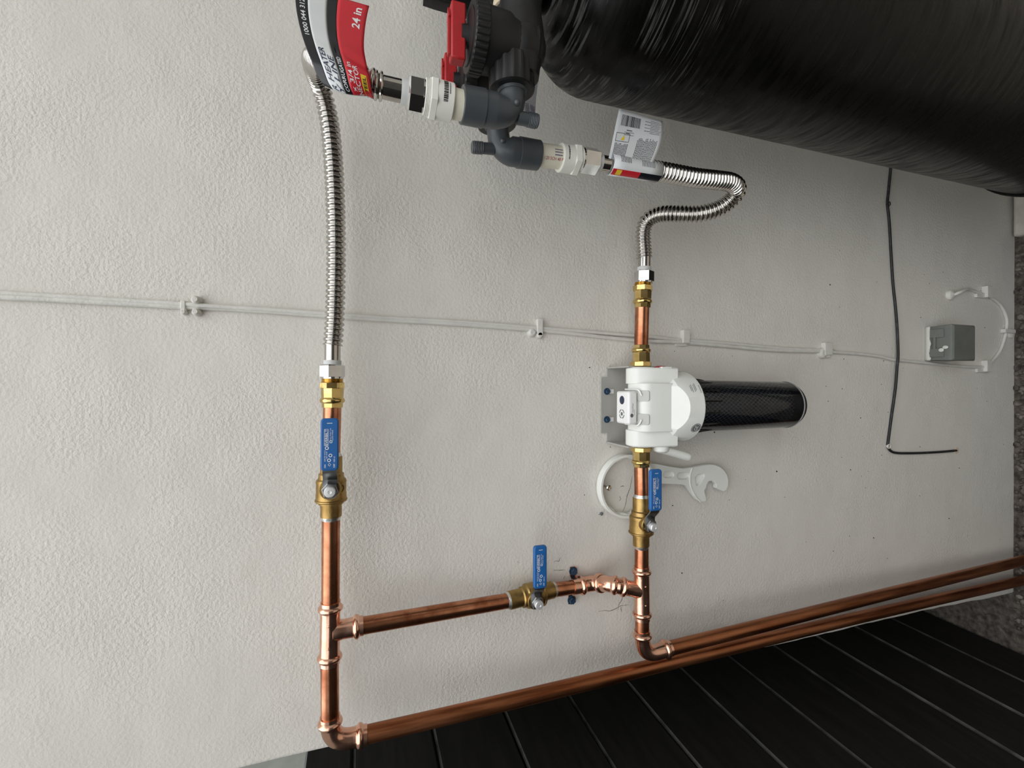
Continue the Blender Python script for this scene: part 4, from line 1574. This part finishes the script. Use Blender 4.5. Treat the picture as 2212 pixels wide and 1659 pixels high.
for k in range(96):
    a = 2 * math.pi * k / 96
    r = 0.0485 if (k % 8) < 4 else 0.0462
    inner.append((wcx + r * math.cos(a), wcz + r * math.sin(a)))
vs, fs = flat([circle(wcx, wcz, rO, 72), inner], 0.010, 0.0008, lambda q: Vector((q[0], -(0.0075 + q[2]), q[1])))
mb = MB().add(vs, fs)
vs, fs = flat([circle(wcx, wcz, rO, 72), circle(wcx, wcz, 0.0500, 72)], 0.006, 0.0008, lambda q: Vector((q[0], -(0.0145 + q[2]), q[1])))
mb.add(vs, fs)
mb.build('ring', 'white_pl', wr, sharp=40)
hk = P(1311, 1052, 0.012)
mb = MB()
mb.lathe(Vector((hk.x, -0.001, hk.z)), OUT, [(0, 0.0018), (0.016, 0.0018), (0.0162, 0.0042), (0.018, 0.0046), (0.0195, 0.003), (0.0192, 0.001)], 16)
tag(mb.build('hanging_screw', 'steel'), 'shiny screw holding up the white wrench ring', 'screw', 'wall screws')
hk = P(1299.5, 1110, 0.004)
mb = MB()
mb.lathe(Vector((hk.x, 0.002, hk.z)), OUT, [(0, 0.0016), (0.005, 0.0016), (0.0052, 0.0028), (0.0065, 0.0030), (0.0075, 0.0018)], 14)
tag(mb.build('wall_screw', 'ink_grey'), 'small dark screw in the wall beyond the wrench ring', 'screw', 'wall screws')

# ------------------------------------------------------------------ painted cables, clips, black cable


def cable(name, label, px, r, m, d=None, cat='cable', group=None, lumpy=0.0):
    pts = catmull([P(q[0], q[1], q[2] if len(q) > 2 else (d if d is not None else r)) for q in px], 12)
    pts = resample(pts, 0.004)
    mb = MB()
    mb.sweep(pts, lambda s, t: r * (1 + lumpy * noise.noise(Vector((s * 60, 0.3, 0)))), n=12)
    return tag(mb.build(name, m, sharp=180), label, cat, group)


cable('painted_cable', 'wall-coloured painted cable ending in the curl beside the grey box',
      [(-60, 638), (0, 642), (120, 647.5), (250, 655), (395, 663), (430, 664), (560, 671.5), (700, 682), (850, 692), (1000, 701), (1145, 712), (1180, 715), (1250, 722), (1310, 729), (1370, 735), (1420, 737.5), (1475, 740),
       (1560, 747), (1640, 754.5), (1700, 758), (1770, 759.5), (1850, 764), (1900, 770), (1930, 777), (1960, 780), (2010, 785), (2060, 790), (2118, 793), (2140, 783), (2160, 758), (2170, 730), (2175, 700), (2172, 680),
       (2160, 658), (2140, 643), (2118, 634), (2100, 627), (2090, 625, 0.010), (2075, 631, 0.016), (2058, 638, 0.006)], 0.0033, 'wallpaint', cat='cable', group='painted cables', lumpy=0.12)
cable('painted_cable', 'second painted cable along the tank side of the bundle',
      [(-60, 629), (0, 633), (120, 640), (250, 648), (395, 657, 0.005), (430, 660, 0.006), (560, 668, 0.0055), (700, 677.5, 0.005), (850, 688, 0.0045), (1000, 696, 0.004), (1145, 707, 0.004), (1180, 709.5, 0.004), (1250, 715),
       (1310, 720), (1370, 724.5), (1420, 729), (1475, 734.5), (1560, 740.5), (1640, 748), (1700, 753), (1770, 756.5), (1800, 757.5)], 0.0030, 'wallpaint', cat='cable', group='painted cables', lumpy=0.12)
cable('black_cable', 'thin black cable crossing the lower wall to a hole',
      [(1926, 330), (1924, 362), (1919, 415), (1917, 441), (1921, 482), (1928, 600), (1934, 660), (1938, 710, 0.006), (1940, 765, 0.0095), (1938, 790, 0.009), (1934, 840, 0.006), (1925, 904), (1919, 950), (1918, 963), (1924, 974), (1938, 978.5), (1970, 979),
       (2002, 978), (2035, 976), (2062, 973.5), (2066, 973, -0.004)], 0.0027, 'black_cable', cat='cable')


def clip(label, u, v, parts, m='wallpaint'):
    """parts: list of (du, dv, half_u, half_v, depth)"""
    t = thing('cable_clip', label, 'cable clip', P(u, v, 0), 'cable clips')
    for nm, du, dv, hu, hv, dep in parts:
        c = P(u + du, v + dv, 0)
        k = (P(u + 50, v, 0) - P(u - 50, v, 0)).length / 100
        kv = (P(u, v + 50, 0) - P(u, v - 50, 0)).length / 100
        mb = MB()
        if nm == 'nail_head':
            mb.lathe(c, OUT, [(0, hu * k * 1.1), (dep * 0.7, hu * k), (dep, hu * k * 0.6)], 14)
        else:
            mb.box(c + OUT * dep / 2, hv * kv, dep / 2, hu * k)
        mb.build(nm, m, t, bevel=0.0008 if nm != 'nail_head' else 0)
    return t


clip('painted cable clip nearest the top of the wall', 400, 664, [('saddle', 0, -1, 5, 12, 0.009), ('nail_head', 0, 12, 6, 6, 0.009)])
clip('painted double-knob cable clip next to the topmost clip', 428, 663, [('nail_head', 0, -13, 10, 10, 0.014), ('nail_head', 0, 13, 9, 9, 0.013), ('saddle', -2, 0, 7, 14, 0.006)])
clip('painted cable clip midway between the two steel hoses', 1157, 711, [('saddle', 6, -3, 6, 18, 0.009), ('nail_head', -10, 8, 8, 8, 0.009), ('nail_head', 6, 13, 7, 7, 0.009)])
clip('painted cable clip just below the short copper pipe', 1474, 732, [('saddle', 2, -4, 7, 14, 0.010), ('foot', -5, 12, 12, 4, 0.004)])
clip('painted cable clip above the filter sump', 1778, 757, [('saddle', 3, -3, 8, 13, 0.010), ('nail_head', -5, 6, 8, 8, 0.009), ('foot', 3, 11, 7, 5, 0.006)])
clip('painted cable clip under the grey box where the cable turns', 2118, 793, [('saddle', 6, -2, 5, 12, 0.012), ('foot', -4, 6, 8, 5, 0.005)])
clip('painted cable clip at the outermost bend of the curled cable', 2172, 716, [('saddle', 0, 0, 11, 4, 0.010), ('nail_head', 10, 4, 6, 6, 0.006)])
clip('painted cable clip next to the cable grommet', 2120, 632, [('saddle', 6, 0, 6, 12, 0.012), ('foot', -4, 8, 12, 4, 0.006)])
for lab, u, v in (('tiny black clip on the black cable beside the tank', 1917, 441), ('tiny pale clip where the black cable bends', 1917, 964)):
    c = P(u, v, 0.003)
    mb = MB()
    ringp = [c + (X * math.cos(a) + Z * math.sin(a)) * 0.0042 for a in [2 * math.pi * k / 16 for k in range(17)]]
    mb.sweep([q + OUT * 0.003 for q in ringp], 0.0012, n=6)
    mb.sphere(c, 0.003, 10, 6)
    tag(mb.build('cable_clip', 'black_cable' if v < 500 else 'wallpaint'), lab, 'cable clip', 'cable clips')
c = P(2050, 638, 0)
mb = MB()
axg = (OUT + Z * -0.25).normalized()
mb.lathe(c - axg * 0.003, axg, [(0, 0.0120), (0.008, 0.0118), (0.010, 0.0095), (0.012, 0.0050), (0.013, 0.003)], 24)
tag(mb.build('cable_grommet', 'wallpaint'), 'round painted grommet where the curled cable enters the wall', 'grommet')
c = P(2066, 973, 0)
mb = MB()
mb.lathe(c + Y * 0.002, OUT, [(0, 0.008), (0.0032, 0.007), (0.004, 0.0035)], 9)
tag(mb.build('caulk_patch', 'tape'), 'blob of caulk round the black cable hole', 'caulk')

# ------------------------------------------------------------------ grey weatherproof box
bt = P(1998, 738, 0.0)
zt_, zb_ = bt.z, bt.z - 0.080
bx0 = P(2054, 778, 0.049).x
bx1 = P(2054, 700, 0.049).x
bw = (bx1 - bx0) / 2
bc = (bx0 + bx1) / 2
jb = thing('outlet_box', 'grey weatherproof outlet box with paint drips near the ground', 'outlet box', Vector((bc, 0, zb_)))
mb = MB().box(Vector((bc, -0.006, (zt_ + zb_) / 2)), bw * 0.97, 0.006, 0.040)
mb.build('back_plate', 'box_grey', jb, bevel=0.001)
mb = MB()
rs = []
for d, sx_, zu, zd in ((0.010, 0.96, zt_ - 0.002, zb_ + 0.002), (0.040, 1.0, zt_ + 0.001, zb_), (0.049, 1.0, zt_ - 0.001, zb_), (0.052, 0.95, zt_ - 0.005, zb_ + 0.004)):
    rs.append([Vector((bc - bw * sx_, -d, zd)), Vector((bc + bw * sx_, -d, zd)), Vector((bc + bw * sx_, -d, zu)), Vector((bc - bw * sx_, -d, zu))])
mb.rings(rs)
cv = mb.build('cover', 'box_grey', jb, bevel=0.0015)
for x_ in (-0.55, 0.55):
    mb = MB().box(Vector((bc + bw * x_, -0.024, zt_ + 0.0008)), bw * 0.24, 0.013, 0.0022)
    mb.build('hinge', 'box_grey', cv, bevel=0.0005)
mb = MB().box(Vector((bc, -0.019, zt_ + 0.0005)), bw * 0.55, 0.0025, 0.0020)
mb.build('hinge_pin', 'box_grey', cv, bevel=0.0005)
for u, v, su, sv in ((2033, 756, 6, 5), (2042, 750, 6.5, 4.5)):
    c = PZ(u, v, zt_ + 0.0034)
    mb = MB()
    mb.sphere(c, 0.0042, 12, 6, (sv / 5, su / 5, 0.25))
    mb.build('paint_spot', 'paint_drip', cv)
mb = MB()
pts = []
for k in range(25):
    s = k / 24
    pts.append(Vector((bc - bw * 0.97 + 2 * bw * 0.97 * s, -(0.0105 + 0.0035 * noise.noise(Vector((s * 7, 0, 0)))), zt_ + 0.0006)))
base = [Vector((q.x, -0.0005, q.z)) for q in pts]
mb.rings([base, pts], closed=False, caps=False)
mb.build('paint_edge', 'paint_drip', jb, solid=0.0008)
